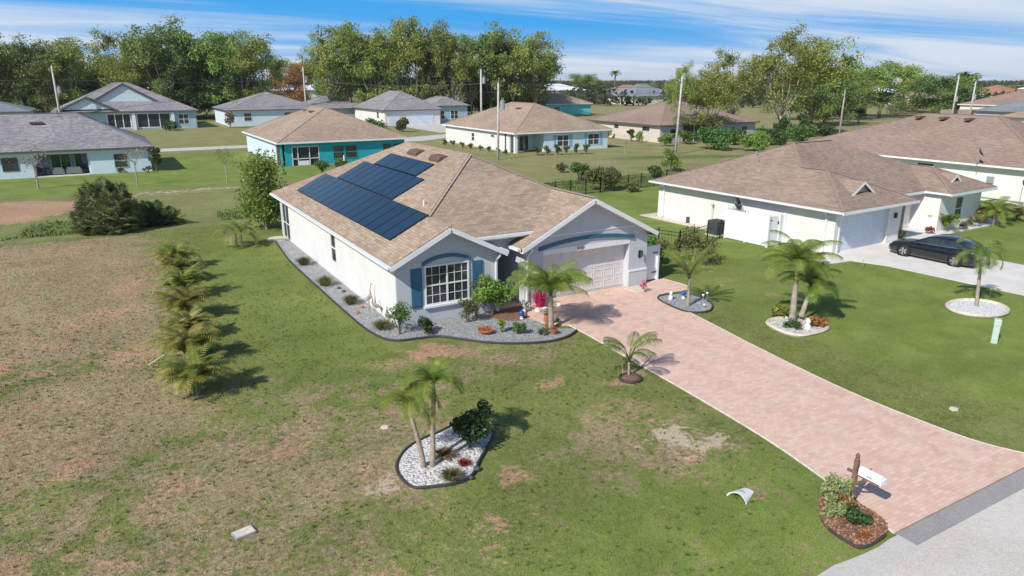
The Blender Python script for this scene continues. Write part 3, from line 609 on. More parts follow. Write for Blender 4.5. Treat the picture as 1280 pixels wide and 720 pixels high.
# walls
b=MB()
b.yprism([(9.42,-.1),(14.03,-.1),(14.03,2.62),(11.66,3.86),(9.42,2.62)],25.63,25.83)      # bedroom gable
b.box(9.42,9.62,25.83,43.9,-.1,2.56); b.box(13.83,14.03,25.83,28.6,-.1,2.74)
b.box(9.42,9.85,45.75,46.2,-.1,2.56)                                                        # lanai corner column
b.box(9.62,22.3,43.7,43.9,-.1,2.56); b.box(22.1,22.3,25.83,46.2,-.1,2.56); b.box(16.5,22.1,46.0,46.2,-.1,2.56)
b.box(9.42,16.5,45.8,46.2,2.28,2.56); b.box(9.42,9.62,43.9,45.75,2.28,2.56)
b.box(14.03,15.35,28.4,28.6,-.1,3.6)
b.box(15.35,15.55,25.83,28.6,-.1,2.9)
# garage front: piers and header round the opening
b.box(15.35,16.35,25.63,25.83,-.1,2.2); b.box(21.2,22.3,25.63,25.83,-.1,2.2)
b.yprism([(15.35,2.2),(22.3,2.2),(22.3,2.62),(18.735,4.44),(15.35,2.76)],25.63,25.83)
b.box(16.15,16.35,25.831,26.15,-.1,2.45); b.box(21.2,21.4,25.831,26.15,-.1,2.45); b.box(16.35,21.2,25.831,26.15,2.2,2.4)
b.box(13.05,16.2,26.4,26.5,2.42,3.28)                                                       # beam over the entry
b.build('wall',MT['stucco_g'],MH)
b=MB(); b.box(9.395,9.418,25.66,43.88,-.02,2.54); b.build('side_wall_face',MT['stucco_base'],MH)
b=MB()
fF=Fr((9.42,25.63),(1,0,0),(0,-1,0)); fL=Fr((9.395,25.63),(0,1,0),(-1,0,0)); fG=Fr((15.35,25.63),(1,0,0),(0,-1,0))
each(lambda b,*a: fbox(b,fG,*a),[(5.87,6.97,.0,.035,.0,.78),(0,.98,.0,.035,.0,.78)],'wall_base_band',MT['stucco_g'],MH)
each(lambda b,*a: fbox(b,fG,*a),[(5.86,6.98,.0,.06,.78,.86),(0,.99,.0,.06,.78,.86),(.6,6.3,0,.025,3.02,3.06)],'trim_band',MT['trim'],MH)
# garage door
gd=MB(); gd.box(16.35,21.2,26.0,26.05,0,2.2)
for r in range(4):
    z0=.55*r; gd.box(16.36,21.19,25.992,26.0,z0+.015,z0+.05)
    for c in range(8):
        x0=16.45+c*.594; gd.box(x0,x0+.50,25.987,26.0,z0+.10,z0+.14); gd.box(x0,x0+.50,25.987,26.0,z0+.44,z0+.48); gd.box(x0,x0+.035,25.987,26.0,z0+.14,z0+.44); gd.box(x0+.465,x0+.50,25.987,26.0,z0+.14,z0+.44)
gd.build('garage_door',MT['door_g'],MH)
# arches (flat segmental trim)
def arch(mb,x0,x1,zs,rise,th,y0,y1,n=14):
    pts=[]; w=(x1-x0)/2; Rr=(w*w+rise*rise)/(2*rise)
    def z(x): return zs+math.sqrt(max(Rr*Rr-(x-(x0+x1)/2)**2,0))-(Rr-rise)
    X_=[x0+(x1-x0)*i/n for i in range(n+1)]
    for a,c in zip(X_,X_[1:]): mb.yprism([(a,z(a)),(c,z(c)),(c,z(c)+th),(a,z(a)+th)],y0,y1)
b=MB(); arch(b,16.1,21.45,2.42,.28,.17,25.56,25.63); b.build('arch_trim',MT['teal'],MH)
b=MB(); arch(b,10.55,12.72,2.47,.26,.14,25.55,25.63); b.build('arch_trim',MT['teal'],MH)
b=MB(); fbox(b,fG,.98,5.87,.0,.012,2.2,2.42); b.build('door_header',MT['trim'],MH)
window(MH,fF,1.2,3.22,.76,2.46,2,2,.07,grid=(6,4),sill=True,label='wide front window with white grid')
for u in (.62,3.38):
    b=MB(); fbox(b,fF,u,u+.48,0,.045,.74,2.40); fbox(b,fF,u+.06,u+.42,.045,.058,.82,1.5); fbox(b,fF,u+.06,u+.42,.045,.058,1.62,2.32); b.build('shutter',MT['teal'],MH,bevel=.01)
window(MH,fL,8.1,9.0,.85,2.38,1,2,.07,label='narrow window in the long side wall')
# screened porch at the back corner
b=MB(); b.box(9.46,9.50,43.95,45.7,.05,2.26); b.build('porch_screen',MT['screen'],MH)
b=MB(); 
for y in (43.95,44.85,45.68): b.box(9.43,9.52,y,y+.06,0,2.28)
b.box(9.43,9.52,43.95,45.7,.0,.08); b.box(9.43,9.52,43.95,45.7,1.0,1.05); b.build('porch_frame',MT['trim'],MH)
# entry door
b=MB(); b.box(14.2,15.15,28.34,28.40,0,2.1); dr=b.build('front_door',MT['teal'],MH)
fE=Fr((14.03,28.34),(1,0,0),(0,-1,0)); window(dr,fE,.35,.95,.9,1.9,1,1,.05)
fS=Fr((14.03,25.83),(0,1,0),(1,0,0)); window(MH,fS,.12,.62,.5,2.3,1,4,.05,label='tall dark sidelight window beside the entry')
each(downspout,[(Fr((14.03,25.63),(1,0,0),(0,-1,0)),-.12,2.68),(Fr((15.35,25.63),(1,0,0),(0,-1,0)),.12,2.68)],'downspout',MT['trim'],MH)
# wall lamp
b=MB(); fbox(b,fG,6.43,6.55,0,.03,1.42,1.78); b.bar(fG.pt(6.49,.02,1.74),fG.pt(6.49,.17,1.80),.03,.03); b.lathe([(.0,.0),(.075,.03),(.055,.0)],fG.pt(6.49,.17,1.76),8); 
wl=b.build('wall_lamp',MT['black'],MH); b=MB(); b.lathe([(.045,0),(.07,.24),(.02,.30)],fG.pt(6.49,.17,1.48),8); b.build('lamp_glass',MT['glass'],wl)
def text(s,size,mat,name,par,loc,rot,ext=.008):
    cu=bpy.data.curves.new(name,'FONT'); cu.body=s; cu.size=size; cu.extrude=ext; cu.align_x='CENTER'; cu.align_y='CENTER'
    t=bpy.data.objects.new('tmp',cu); COL.objects.link(t); bpy.context.view_layer.update()
    me=bpy.data.meshes.new_from_object(t); bpy.data.objects.remove(t); me.materials.clear(); me.materials.append(mat)
    o=bpy.data.objects.new(name,me); COL.objects.link(o); o.parent=par; off=ORG[par.name] if par else Vector((0,0,0)); o.location=Vector(loc)-off; o.rotation_euler=rot; return o
text('4107',.20,MT['darkgrey'],'house_number',MH,(18.35,25.605,2.315),(R(90),0,0))
# ---- solar panels
SA=empty('solar_array',(11.7,35,4.2),'block of dark blue solar panels on the left roof slope of the tan roofed house','solar panels')
def panel(x0,x1,y0,y1):
    f=lambda x,o: 2.75+.5*(x-9.06)+o
    n=Vector((-.5,0,1)).normalized(); b=MB()
    c=[Vector((x0,y0,f(x0,.09))),Vector((x1,y0,f(x1,.09))),Vector((x1,y1,f(x1,.09))),Vector((x0,y1,f(x0,.09)))]
    L=(c[1]-c[0]).length; b.add(c+[p+n*.035 for p in c],[(0,3,2,1),(0,1,5,4),(1,2,6,5),(2,3,7,6),(3,0,4,7)])
    o=b.build('solar_panel',MT['black'],SA)
    g=MB(); k=.018; q=[Vector((x0+k,y0+k,f(x0+k,.09))),Vector((x1-k,y0+k,f(x1-k,.09))),Vector((x1-k,y1-k,f(x1-k,.09))),Vector((x0+k,y1-k,f(x0+k,.09)))]
    q=[p+n*.037 for p in q]; g.add(q,[(0,1,2,3)],[[(0,0),(L,0),(L,y1-y0),(0,y1-y0)]]); g.build('glass_face',MT['solar'],o)
n=15; w=15.85/n
for i in range(n): panel(9.88,11.68,27.42+i*w,27.42+i*w+w-.025)
n=9; 
for i in range(n): panel(11.72,13.42,31.9+i*1.0,31.9+i*1.0+.975)
for i in range(4): panel(13.46,14.5,33.1+i*1.55,33.1+i*1.55+1.525)
b=MB()
for x,y0,y1 in ((10.3,27.3,43.35),(11.2,27.3,43.35),(12.1,31.8,41.0),(13.0,31.8,41.0),(13.9,33.0,39.4)): b.bar((x,y0,2.75+.5*(x-9.06)+.06),(x,y1,2.75+.5*(x-9.06)+.06),.05,.05)
b.build('mounting_rail',MT['galv'],SA)
# ---- side gate and white fence by the garage
GF=empty('white_fence',(22.9,25.9,0),'white vinyl fence panel with latch right of the garage, its face in shade','fence')
b=MB(); b.box(22.34,23.3,25.95,26.0,.08,1.75); 
b.build('gate_panel',MT['vinyl'],GF)
b=MB(); b.box(22.31,22.43,25.9,26.02,0,1.85); b.box(23.26,23.38,25.9,26.02,0,1.85); b.box(22.3,23.4,25.88,26.04,1.75,1.80); b.build('post',MT['vinyl'],GF)
b=MB(); b.box(23.28,23.34,26.02,28.2,.08,1.7); b.build('side_panel',MT['vinyl'],GF)
for z in (.42,1.42):
    b=MB(); b.box(22.98,23.30,25.925,25.948,z,z+.05); b.build('hinge',MT['black'],GF)
b=MB(); b.box(22.45,23.25,26.3,28.0,1.55,1.60); tc=b.build('shade_sheet',MT['tealshade'],GF)  # flat teal sheet stands for the blue shade along the fence top
# ---- neighbour house (own frame)
NB=empty('house',(NO.x,NO.y,0),'white stucco house with brown hipped roof, black car in front and two small roof gables','house',rz=NA)
s_=.42; E_=2.65
def nbb(mb,name,mat,par=NB,**k): 
    o=mb.build(name,mat,par,world=False,**k); ORG[o.name]=Vector((0,0,0)); return o
nA=(5.85,7.85,5.485);nB=(10.15,7.85,5.485);P1=(3.0,3.16,4.288);P2=(3.0,5.0,4.288);P3=(13.9,2.4,3.91);P4=(13.9,4.1,3.91)
b=MB()
b.poly([(-.9,14.6,E_),(-.9,-.74,E_),P1,P2,nA]); b.poly([(-.9,-.74,E_),(6.9,-.74,E_),P1]); b.poly([(6.9,-.74,E_),(6.9,1.1,E_),P2,P1])
b.poly([(6.9,1.1,E_),(10.9,1.1,E_),P4,nB,nA,P2]); b.poly([(10.9,1.1,E_),(10.9,-.6,E_),P3,P4]); b.poly([(10.9,-.6,E_),(16.9,-.6,E_),P3]); b.poly([(16.9,-.6,E_),(16.9,14.6,E_),nB,P4,P3]); b.poly([(16.9,14.6,E_),(-.9,14.6,E_),nA,nB])
nr=nbb(b,'roof',MT['roof_brown']); m_=nr.modifiers.new('t','SOLIDIFY'); m_.thickness=.05; m_.offset=-1
caps(nr,[((-.85,-.69,2.66),P1),(P2,nA),(nA,nB),((6.85,-.69,2.66),P1),((10.95,-.55,2.66),P3),((16.85,-.55,2.66),P3),(P1,P2),(P3,P4),((-.85,14.5,2.66),nA)],MT['roof_brown'],.12,world=False)
def dormer(cx,y,hw,zb,zp):
    b=MB(); yb=y+(zp-zb)/s_+.1
    b.poly([(cx-hw-.16,y-.1,zb-.06),(cx,y-.1,zp+.04),(cx,yb+.3,zp+.04),(cx-hw-.16,y+.35,zb-.06)][::-1]); b.poly([(cx+hw+.16,y-.1,zb-.06),(cx,y-.1,zp+.04),(cx,yb+.3,zp+.04),(cx+hw+.16,y+.35,zb-.06)])
    d_=nbb(b,'roof_gable',MT['roof_brown'],nr); q=d_.modifiers.new('t','SOLIDIFY'); q.thickness=.04
    b=MB(); b.yprism([(cx-hw,zb-.02),(cx+hw,zb-.02),(cx,zp-.06)],y+.12,y+.2); nbb(b,'gable_face',MT['greywall'],d_)
    b=MB(); b.bar((cx-hw-.17,y-.10,zb-.10),(cx,y-.10,zp-.02),.04,.14,Vector((0,1,0)) if 0 else Vector((0,0,1))); b.bar((cx+hw+.17,y-.10,zb-.10),(cx,y-.10,zp-.02),.04,.14); nbb(b,'gable_trim',MT['trim'],d_)
dormer(2.9,.62,1.0,3.2,3.86); dormer(13.55,.62,.50,3.14,3.52)
b=MB(); fascia_strip(b,[((-.9,-.74,E_),(-.9,14.6,E_)),((-.9,-.74,E_),(6.9,-.74,E_)),((6.9,-.74,E_),(6.9,1.1,E_)),((6.9,1.1,E_),(10.9,1.1,E_)),((10.9,1.1,E_),(10.9,-.6,E_)),((10.9,-.6,E_),(16.9,-.6,E_)),((16.9,-.6,E_),(16.9,14.6,E_)),((-.9,14.6,E_),(16.9,14.6,E_))],.17); nbb(b,'fascia',MT['fascia'])
each(gutter,[((-.9,-.7,E_),(-.9,14.6,E_),(-1,0,0)),((10.9,1.0,E_),(10.9,-.6,E_),(-1,0,0))],'gutter',MT['fascia'],NB,False)
b=MB(); b.box(-.88,-.34,-.7,14.55,2.44,2.46); b.box(-.34,6.88,-.7,.0,2.44,2.46); b.box(10.92,16.88,-.58,.2,2.44,2.46); b.box(6.88,10.95,1.12,1.9,2.44,2.46); b.box(16.2,16.88,.2,14.5,2.44,2.46); nbb(b,'soffit',MT['soffit'])
b=MB(); b.box(-.35,-.15,0,14.2,-.05,2.45); b.box(-.15,.15,0,.2,-.05,2.45); b.box(5.0,6.4,0,.2,-.05,2.45); b.box(.15,5.0,0,.2,2.2,2.45); b.box(6.2,6.4,.2,2.0,-.05,2.45); b.box(6.4,11.3,1.9,2.1,-.05,2.45); b.box(11.1,11.3,.1,1.9,-.05,2.45); b.box(11.3,16.4,.1,.3,-.05,2.45); b.box(16.2,16.4,.3,14.2,-.05,2.45); b.box(-.15,16.2,14.0,14.2,-.05,2.45)
nbb(b,'wall',MT['stucco'])
b=MB(); b.box(.12,5.02,.16,.19,0,2.18)
for r in range(14): b.box(.16,4.98,.14,.16,.03+r*.155,.155+r*.155)
nbb(b,'garage_door',MT['door_w'])
b=MB(); b.box(.03,.15,-.03,.02,0,2.3); b.box(5.0,5.12,-.03,.02,0,2.3); b.box(.15,5.0,-.03,.02,2.2,2.3); nbb(b,'garage_frame',MT['trim'])
def nwin(F_,u0,u1,z0,z1,**k):
    o=window(NB,F_,u0,u1,z0,z1,1,2,.06,**k); return o
ORG[NB.name]=Vector((0,0,0))
nwin(Fr((0,1.9),(1,0,0),(0,-1,0)),7.15,7.85,.7,2.15,label='dark window beside the garage')
nwin(Fr((0,.1),(1,0,0),(0,-1,0)),13.0,13.95,.55,2.2,label='tall window in the right wing')
b=MB(); b.box(9.3,10.2,1.84,1.9,0,2.05); nbb(b,'front_door',MT['darkgrey'])
each(downspout,[(Fr((-.35,0),(0,1,0),(-1,0,0)),.55,2.6),(Fr((-.35,0),(0,1,0),(-1,0,0)),13.6,2.6)],'downspout',MT['trim'],NB,False)
for x,y in ((3.8,9.2),(3.0,8.4)):
    b=MB(); zz=2.65+s_*min(x+.9,99); b.tube([(x,y,zz-.05),(x,y,zz+.3)],.05,8); nbb(b,'vent_pipe',MT['galv'],nr)
b=MB(); b.box(5.6,5.78,-.12,0,1.55,1.85); nbb(b,'wall_lamp',MT['black'])
# white vinyl enclosure, a/c unit, dish
def nloc(x,y,z=0): a_=nw(x,y); return (a_[0],a_[1],z)
VF=empty('white_fence',nloc(-2.2,5.6),'tall white vinyl fence enclosure with a gate against the white house side wall','fence',rz=NA)
def loc_build(mb,name,mat,par,**k): o=mb.build(name,mat,par,world=False,**k); ORG[o.name]=Vector((0,0,0)); return o
b=MB(); b.box(.25,.29,-2.3,.85,.05,1.85); loc_build(b,'long_panel',MT['vinyl'],VF)
b=MB(); b.box(.30,1.80,.83,.87,.05,1.85); loc_build(b,'back_panel',MT['vinyl'],VF)
b=MB(); b.box(.34,1.22,-2.34,-2.30,.08,1.85); gt=loc_build(b,'gate',MT['vinyl'],VF)
for x in(.27,1.27,1.78):
    b=MB(); b.box(x-.06,x+.06,-2.39,-2.27,0,1.95); loc_build(b,'post',MT['vinyl'],VF)
b=MB(); b.box(1.33,1.72,-2.34,-2.30,.05,1.85); loc_build(b,'short_panel',MT['vinyl'],VF)
for y in (-.72,.85):
    b=MB(); b.box(.21,.33,y-.06,y+.06,0,1.95); loc_build(b,'post',MT['vinyl'],VF)
for z in(.2,1.6):
    b=MB(); b.box(.34,.52,-2.37,-2.345,z,z+.07); loc_build(b,'hinge',MT['black'],gt)
b=MB(); b.box(1.08,1.18,-2.37,-2.345,1.35,1.5); loc_build(b,'latch',MT['black'],gt)
ACp=nloc(-1.75,7.35); AC=empty('air_conditioner',ACp,'dark grey air conditioning unit behind the white fence enclosure','air conditioner',rz=NA)
b=MB(); b.box(-.42,.42,-.42,.42,.08,.98)
for k in range(9): b.box(-.44,.44,-.44,.44,.14+k*.09,.16+k*.09)
loc_build(b,'body',MT['darkgrey'],AC,bevel=.02)
b=MB(); b.lathe([(.34,.98),(.34,1.0),(.05,1.02),(.04,1.0)],(0,0,0),20); loc_build(b,'fan_grille',MT['black'],AC)
b=MB(); b.box(-.5,.5,-.5,.5,0,.08); loc_build(b,'pad',MT['concrete'],AC)
def dish(p,az,label,h=1.5,r=.40):
    D=empty('satellite_dish',p,label,'satellite dish',rz=az)
    b=MB(); b.tube([(0,0,0),(0,0,h)],.028,8); loc_build(b,'mast',MT['galv'],D)
    b=MB(); 
    prof=[(r*k/6,.18*(k/6)**2) for k in range(7)]; b.lathe([(max(a,1e-5),z) for a,z in prof],(0,0,0),20)
    ob=loc_build(b,'reflector',MT['darkgrey'],D,smooth=True); ob.location=(0,-.08,h+.12); ob.rotation_euler=(R(62),0,0); q=ob.modifiers.new('t','SOLIDIFY'); q.thickness=.015
    b=MB(); b.bar((0,-.1,h-.05),(0,-.5,h+.18),.025,.025); b.box(-.04,.04,-.56,-.48,h+.14,h+.24); loc_build(b,'feed_arm',MT['galv'],D); return D
dish(nloc(-1.15,6.62),R(20),'grey satellite dish on a mast by the air conditioner',1.95,.46)
b=MB(); p=nloc(-.55,8.9); b.tube([(p[0],p[1],0),(p[0],p[1],1.55)],.02,6); b.lathe([(.05,1.55),(.09,1.7),(.03,1.78)],(p[0],p[1],0),8)
tag(b.build('garden_lamp',MT['stonepale'],loc=p),'thin garden lamp on a stake left of the air conditioner','garden lamp')
b=MB(); p=nloc(-.45,11.1); b.box(p[0]-.08,p[0]+.08,p[1]-.1,p[1]+.1,0,.45); tag(b.build('utility_box',MT['darkgrey'],loc=p),'small dark box at the foot of the white side wall','utility box')
# ---- houses further off
def hip(par,x0,x1,y0,y1,e,s,mat,trim,name='roof',vn=(),ventmat=None,soff=True):
    w=min(x1-x0,y1-y0)/2; z=e+w*s
    if x1-x0>=y1-y0: a=(x0+w,(y0+y1)/2,z); b_=(x1-w,(y0+y1)/2,z); L=[[(x0,y0,e),(x1,y0,e),b_,a],[(x1,y0,e),(x1,y1,e),b_],[(x1,y1,e),(x0,y1,e),a,b_],[(x0,y1,e),(x0,y0,e),a]]; cl=[((x0,y0,e),a),((x0,y1,e),a),((x1,y0,e),b_),((x1,y1,e),b_),(a,b_)]
    else: a=((x0+x1)/2,y0+w,z); b_=((x0+x1)/2,y1-w,z); L=[[(x0,y0,e),(x1,y0,e),a],[(x1,y0,e),(x1,y1,e),b_,a],[(x1,y1,e),(x0,y1,e),b_],[(x0,y1,e),(x0,y0,e),a,b_]]; cl=[((x0,y0,e),a),((x1,y0,e),a),((x0,y1,e),b_),((x1,y1,e),b_),(a,b_)]
    m=MB()
    for p in L: m.poly(p)
    o=m.build(name,mat,par)
    caps(o,cl,mat,.16,.01)
    m=MB(); fascia_strip(m,[((x0,y0,e),(x1,y0,e)),((x1,y0,e),(x1,y1,e)),((x1,y1,e),(x0,y1,e)),((x0,y1,e),(x0,y0,e))],.2,.05,.0); m.build('fascia',trim,o)
    if soff: m=MB(); m.box(x0+.03,x1-.03,y0+.03,y1-.03,e-.2,e-.17); m.build('soffit',MT['soffit'],o)
    for u in vn:
        m=MB(); m.obox(u[:3],(1.2,.5,.2) if len(u)<4 else (.5,1.2,.2),0); m.build('roof_vent',ventmat or MT['vent'],o)
    return o,z
def walls(par,x0,x1,y0,y1,zt,mat,name='wall'):
    b=MB(); b.box(x0,x1,y0,y0+.2,-.3,zt); b.box(x0,x1,y1-.2,y1,-.3,zt); b.box(x0,x0+.2,y0+.2,y1-.2,-.3,zt); b.box(x1-.2,x1,y0+.2,y1-.2,-.3,zt); return b.build(name,mat,par)
fx=lambda x,y: Fr((x,y),(1,0,0),(0,-1,0)); fy=lambda x,y: Fr((x,y),(0,1,0),(-1,0,0))
# pale blue house, far left, with a furnished covered patio
H=empty('house',(-6,94,0),'pale blue house with grey roof and open furnished patio, at the left edge','house')
hip(H,-17,5,87,101,2.7,.49,MT['roof_grey'],MT['gutterdk'],vn=((-5.6,91.9,5.25),))
b=MB()
for a,c in((-16.6,-6.3),(-1.2,4.55)): b.box(a,c,87.45,87.65,-.3,2.5)
b.box(-6.3,-1.2,87.45,87.65,2.25,2.5); b.box(4.35,4.55,87.65,100.5,-.3,2.5); b.box(-16.6,-16.4,87.65,100.5,-.3,2.5); b.box(-16.4,4.35,100.3,100.5,-.3,2.5); b.box(-6.3,-6.1,87.65,90.6,-.3,2.5); b.box(-1.4,-1.2,87.65,90.6,-.3,2.5); b.build('wall',MT['ltblue'],H)
b=MB(); b.box(-6.1,-1.4,90.5,90.6,0,2.5); b.build('patio_back_wall',MT['greywall'],H)
b=MB(); b.box(-6.1,-1.4,86.9,90.5,-.02,.06); b.build('patio_floor',MT['concrete'],H)
window(H,fx(0,87.45),-8.9,-7.5,.75,2.1,1,2,.07,trim=MT['gutterdk']); window(H,fx(0,87.45),1.0,2.35,.55,2.05,1,2,.06,trim=MT['greywall'])
gg=M('green_glass',(.05,.16,.07),.1,.3,.8)
window(H,fx(0,90.5),-4.9,-3.0,.1,2.2,2,1,.06,glass=gg); window(H,fx(0,90.5),-2.7,-1.9,.1,2.2,1,1,.06,glass=gg)
def sofa(x,y,w,label,mat):
    o=empty('patio_sofa',(x,y,.06),label,'sofa','patio seats')
    b=MB(); b.box(x,x+w,y,y+.75,.16,.45); b.build('seat',mat,o,bevel=.04); b=MB(); b.box(x,x+w,y-.02,y+.16,.45,.85); b.build('backrest',mat,o,bevel=.04)
    for q in (x-.12,x+w): b=MB(); b.box(q,q+.12,y,y+.75,.12,.62); b.build('armrest',mat,o,bevel=.03)
cush=M('cushion',(.42,.40,.38),.9,.15,6)
sofa(-4.6,88.0,.8,'pale cushioned patio sofa, left of the pair',cush); sofa(-3.4,88.0,1.2,'pale cushioned patio sofa, right of the pair',cush)
T=empty('patio_table',(-5.4,88.6,.06),'dark round table under the patio roof left of the sofas','table')
b=MB(); b.lathe([(.5,.72),(.5,.76)],(-5.4,88.6,.0),14); b.build('tabletop',MT['black'],T); b=MB(); b.tube([(-5.4,88.6,.06),(-5.4,88.6,.72)],.05,6); b.lathe([(.28,.06),(.05,.12)],(-5.4,88.6,0),10); b.build('leg',MT['black'],T)
for k,(x,y) in enumerate(((-5.85,88.0),(-1.9,88.9))):
    o=empty('patio_chair',(x,y,.06),('dark patio chair by the round table','dark patio chair at the right end of the patio')[k],'chair','dark patio chairs')
    b=MB(); b.box(x-.25,x+.25,y-.25,y+.25,.42,.48); b.build('seat',MT['black'],o); b=MB(); b.box(x-.25,x+.25,y+.2,y+.25,.48,1.0); b.build('backrest',MT['black'],o)
    for i in(-.22,.22):
        for j in(-.22,.22): b=MB(); b.box(x+i-.02,x+i+.02,y+j-.02,y+j+.02,.06,.42); b.build('leg',MT['black'],o)
# teal house
H=empty('house',(25.5,95,0),'bright teal house with tan hipped roof and screened corner porch','house')
hip(H,17.4,33.5,84,106,2.75,.44,MT['roof_tan'],MT['trim'],vn=((24.2,93.0,5.75),(24.2,97.2,5.75,1),(26.6,92.4,5.75)))
b=MB(); b.box(22.3,33.0,84.45,84.65,-.3,2.55); b.box(32.8,33.0,84.65,105.5,-.3,2.55); b.box(18,33,105.4,105.6,-.3,2.55); b.box(17.85,18.05,84.45,84.65,-.3,2.55); b.box(18.3,19.1,84.45,84.65,-.3,2.55); b.box(19.1,22.3,84.45,84.65,2.2,2.55); b.box(22.1,22.3,84.65,87.4,-.3,2.55); b.box(18.1,22.1,87.4,87.6,-.3,2.55); b.build('wall',MT['tealwall'],H)
b=MB(); b.box(17.85,18.05,86.9,105.5,-.3,2.55); b.build('side_wall',MT['ltblue'],H)
b=MB(); b.box(18.05,19.1,84.5,84.52,0,2.5) if 0 else b.box(19.12,22.28,84.56,84.58,.05,2.2); b.box(17.93,17.96,84.7,86.8,0,2.5); b.build('porch_screen',MT['screen'],H)
b=MB()
for x in (19.1,19.75,21.1,22.2): b.box(x,x+.08,84.42,84.5,0,2.2)
b.box(19.1,22.28,84.42,84.5,.75,.83); b.box(19.1,22.28,84.42,84.5,2.12,2.2); b.box(19.85,21.05,84.4,84.43,.02,.55); b.build('porch_frame',MT['trim'],H)
window(H,fx(0,84.45),23.9,25.3,.55,2.1,1,2,.06,trim=MT['tealwall']); window(H,fx(0,84.45),25.4,26.9,.55,2.1,1,2,.06,trim=MT['tealwall']); window(H,fx(0,84.45),30.1,31.3,.7,2.1,1,2,.06,trim=MT['tealwall']); window(H,fx(0,84.45),31.4,32.6,.7,2.1,1,2,.06,trim=MT['tealwall'])
# white and blue house
H=empty('house',(56.7,95,0),'white and blue house with tan roof behind the transformer pole','house')
hip(H,48.4,65,83.6,107,2.75,.43,MT['roof_tan'],MT['trim'],vn=((54.8,93.2,5.55,1),(54.8,98.3,5.55,1),(58.2,91.4,5.7)))
b=MB(); b.box(48.85,49.05,85.6,106.5,-.3,2.55); b.build('side_wall',MT['stucco'],H)
b=MB(); b.box(48.85,50.6,86.6,86.8,-.3,2.55); b.box(50.4,50.6,84.1,86.6,-.3,2.55) if 0 else None; b.box(48.85,53.5,86.81,86.95,-.3,2.55); b.box(53.5,53.7,84.05,86.8,-.3,2.55); b.box(53.7,64.5,84.05,84.25,-.3,2.55); b.box(64.3,64.5,84.25,106.5,-.3,2.55); b.build('wall',MT['ltblue'],H)
b=MB(); b.box(48.75,49.15,83.95,84.35,-.2,2.55); b.build('porch_column',MT['trim'],H)
window(H,fx(0,84.05),55.6,57.6,.6,2.2,2,2,.07); window(H,fx(0,84.05),60.9,62.9,.6,2.2,2,2,.07); window(H,fx(0,86.8),51.0,52.6,0,2.1,2,1,.06); window(H,fy(48.85,0),96.2,97.2,.8,2.0,1,2,.06); window(H,fy(48.85,0),90.0,91.0,1.75,2.1,1,1,.05,trim=MT['greywall'])
for u in (55.0,57.7,60.3,63.0):
    b=MB(); fbox(b,fx(0,84.05),u,u+.5,0,.04,.55,2.25); b.build('shutter',MT['blue'],H)
# brown roofed tan house
H=empty('house',(87.7,96,0),'tan house with wide brown roof right of the white and blue house','house')
hip(H,76.5,99,86.5,106,2.75,.34,MT['roof_brown'],MT['gutterdk'],vn=((88.0,94.6,5.4),(90.4,94.6,5.4)))
b=MB(); b.box(77,77.2,87,105.5,-.3,2.55); b.build('side_wall',MT['tan'],H)
b=MB(); b.box(77.2,81.8,87,87.2,-.3,2.55); b.box(81.6,81.8,87.2,89.5,-.3,2.55); b.box(81.8,89.5,89.5,89.7,-.3,2.55); b.box(89.5,98.5,87,87.2,-.3,2.55); b.box(98.3,98.5,87.2,105.5,-.3,2.55); b.build('wall',MT['greywall'],H)
b=MB(); b.box(81.8,89.5,87.08,87.1,.0,2.5); b.build('porch_screen',MT['screen'],H)
b=MB(); [b.box(x,x+.1,87.0,87.07,0,2.5) for x in (81.8,84.3,86.9,89.4)]; b.build('porch_frame',MT['trim'],H)
window(H,fx(0,87),79,80.4,.5,2.1,1,2,.06); window(H,fx(0,87),92.2,93.6,.5,2.1,1,2,.06); window(H,fx(0,87),95.2,96.6,.5,2.1,1,2,.06); window(H,fy(77,0),89.5,91.2,1.7,2.3,1,1,.06,trim=MT['gutterdk']); window(H,fy(77,0),97.5,98.6,1.7,2.3,1,1,.06,trim=MT['gutterdk'])
# grey house with garage doors
H=empty('house',(62,160,0),'white house with grey hip roof and two garage doors facing us, between trees and street','house')
hip(H,53.5,67.6,148.5,170,3.3,.55,MT['roof_grey'],MT['gutterdk']); 
walls(H,54,67,149,169.4,3.1,MT['stucco'])
hip(H,66.5,76,151.5,165,3.9,.42,MT['roof_grey'],MT['gutterdk']); walls(H,67.1,75.4,152,164.5,3.7,MT['bluegrey'])
for a,c in((54.9,57.4),(59.0,65.4)):
    b=MB(); fbox(b,fx(0,149),a,c,0,.06,0,2.7); [fbox(b,fx(0,149),a,c,.06,.075,k,k+.04) for k in (.6,1.2,1.8,2.4)]; b.build('garage_door',MT['door_w'],H)
window(H,fx(0,152),68.3,69.6,.9,2.8,1,2,.08); window(H,fx(0,152),71.0,73.0,.9,2.8,2,2,.08); window(H,fy(54,0),152.5,154,1.4,2.8,1,2,.1)
b=MB(); b.box(67.3,67.7,150.2,150.6,0,3.6); b.build('porch_column',MT['trim'],H)
# long grey house
H=empty('house',(37,174,0),'pale grey house with a double hipped grey roof, beyond the teal house','house')
hip(H,24,45,163,184,3.4,.34,MT['roof_grey'],MT['gutterdk']); walls(H,24.5,44.5,163.5,183.5,3.2,MT['ltblue'])
hip(H,42,59,172,188,3.0,.36,MT['roof_grey'],MT['gutterdk']); walls(H,42.5,58.5,172.5,187.5,2.8,MT['greywall'])
window(H,fx(0,163.5),27.5,29.2,1.0,2.8,1,2,.1); window(H,fx(0,163.5),36,41,.4,2.8,3,1,.12); window(H,fy(24.5,0),167,168.5,1.2,2.6,1,2,.1)
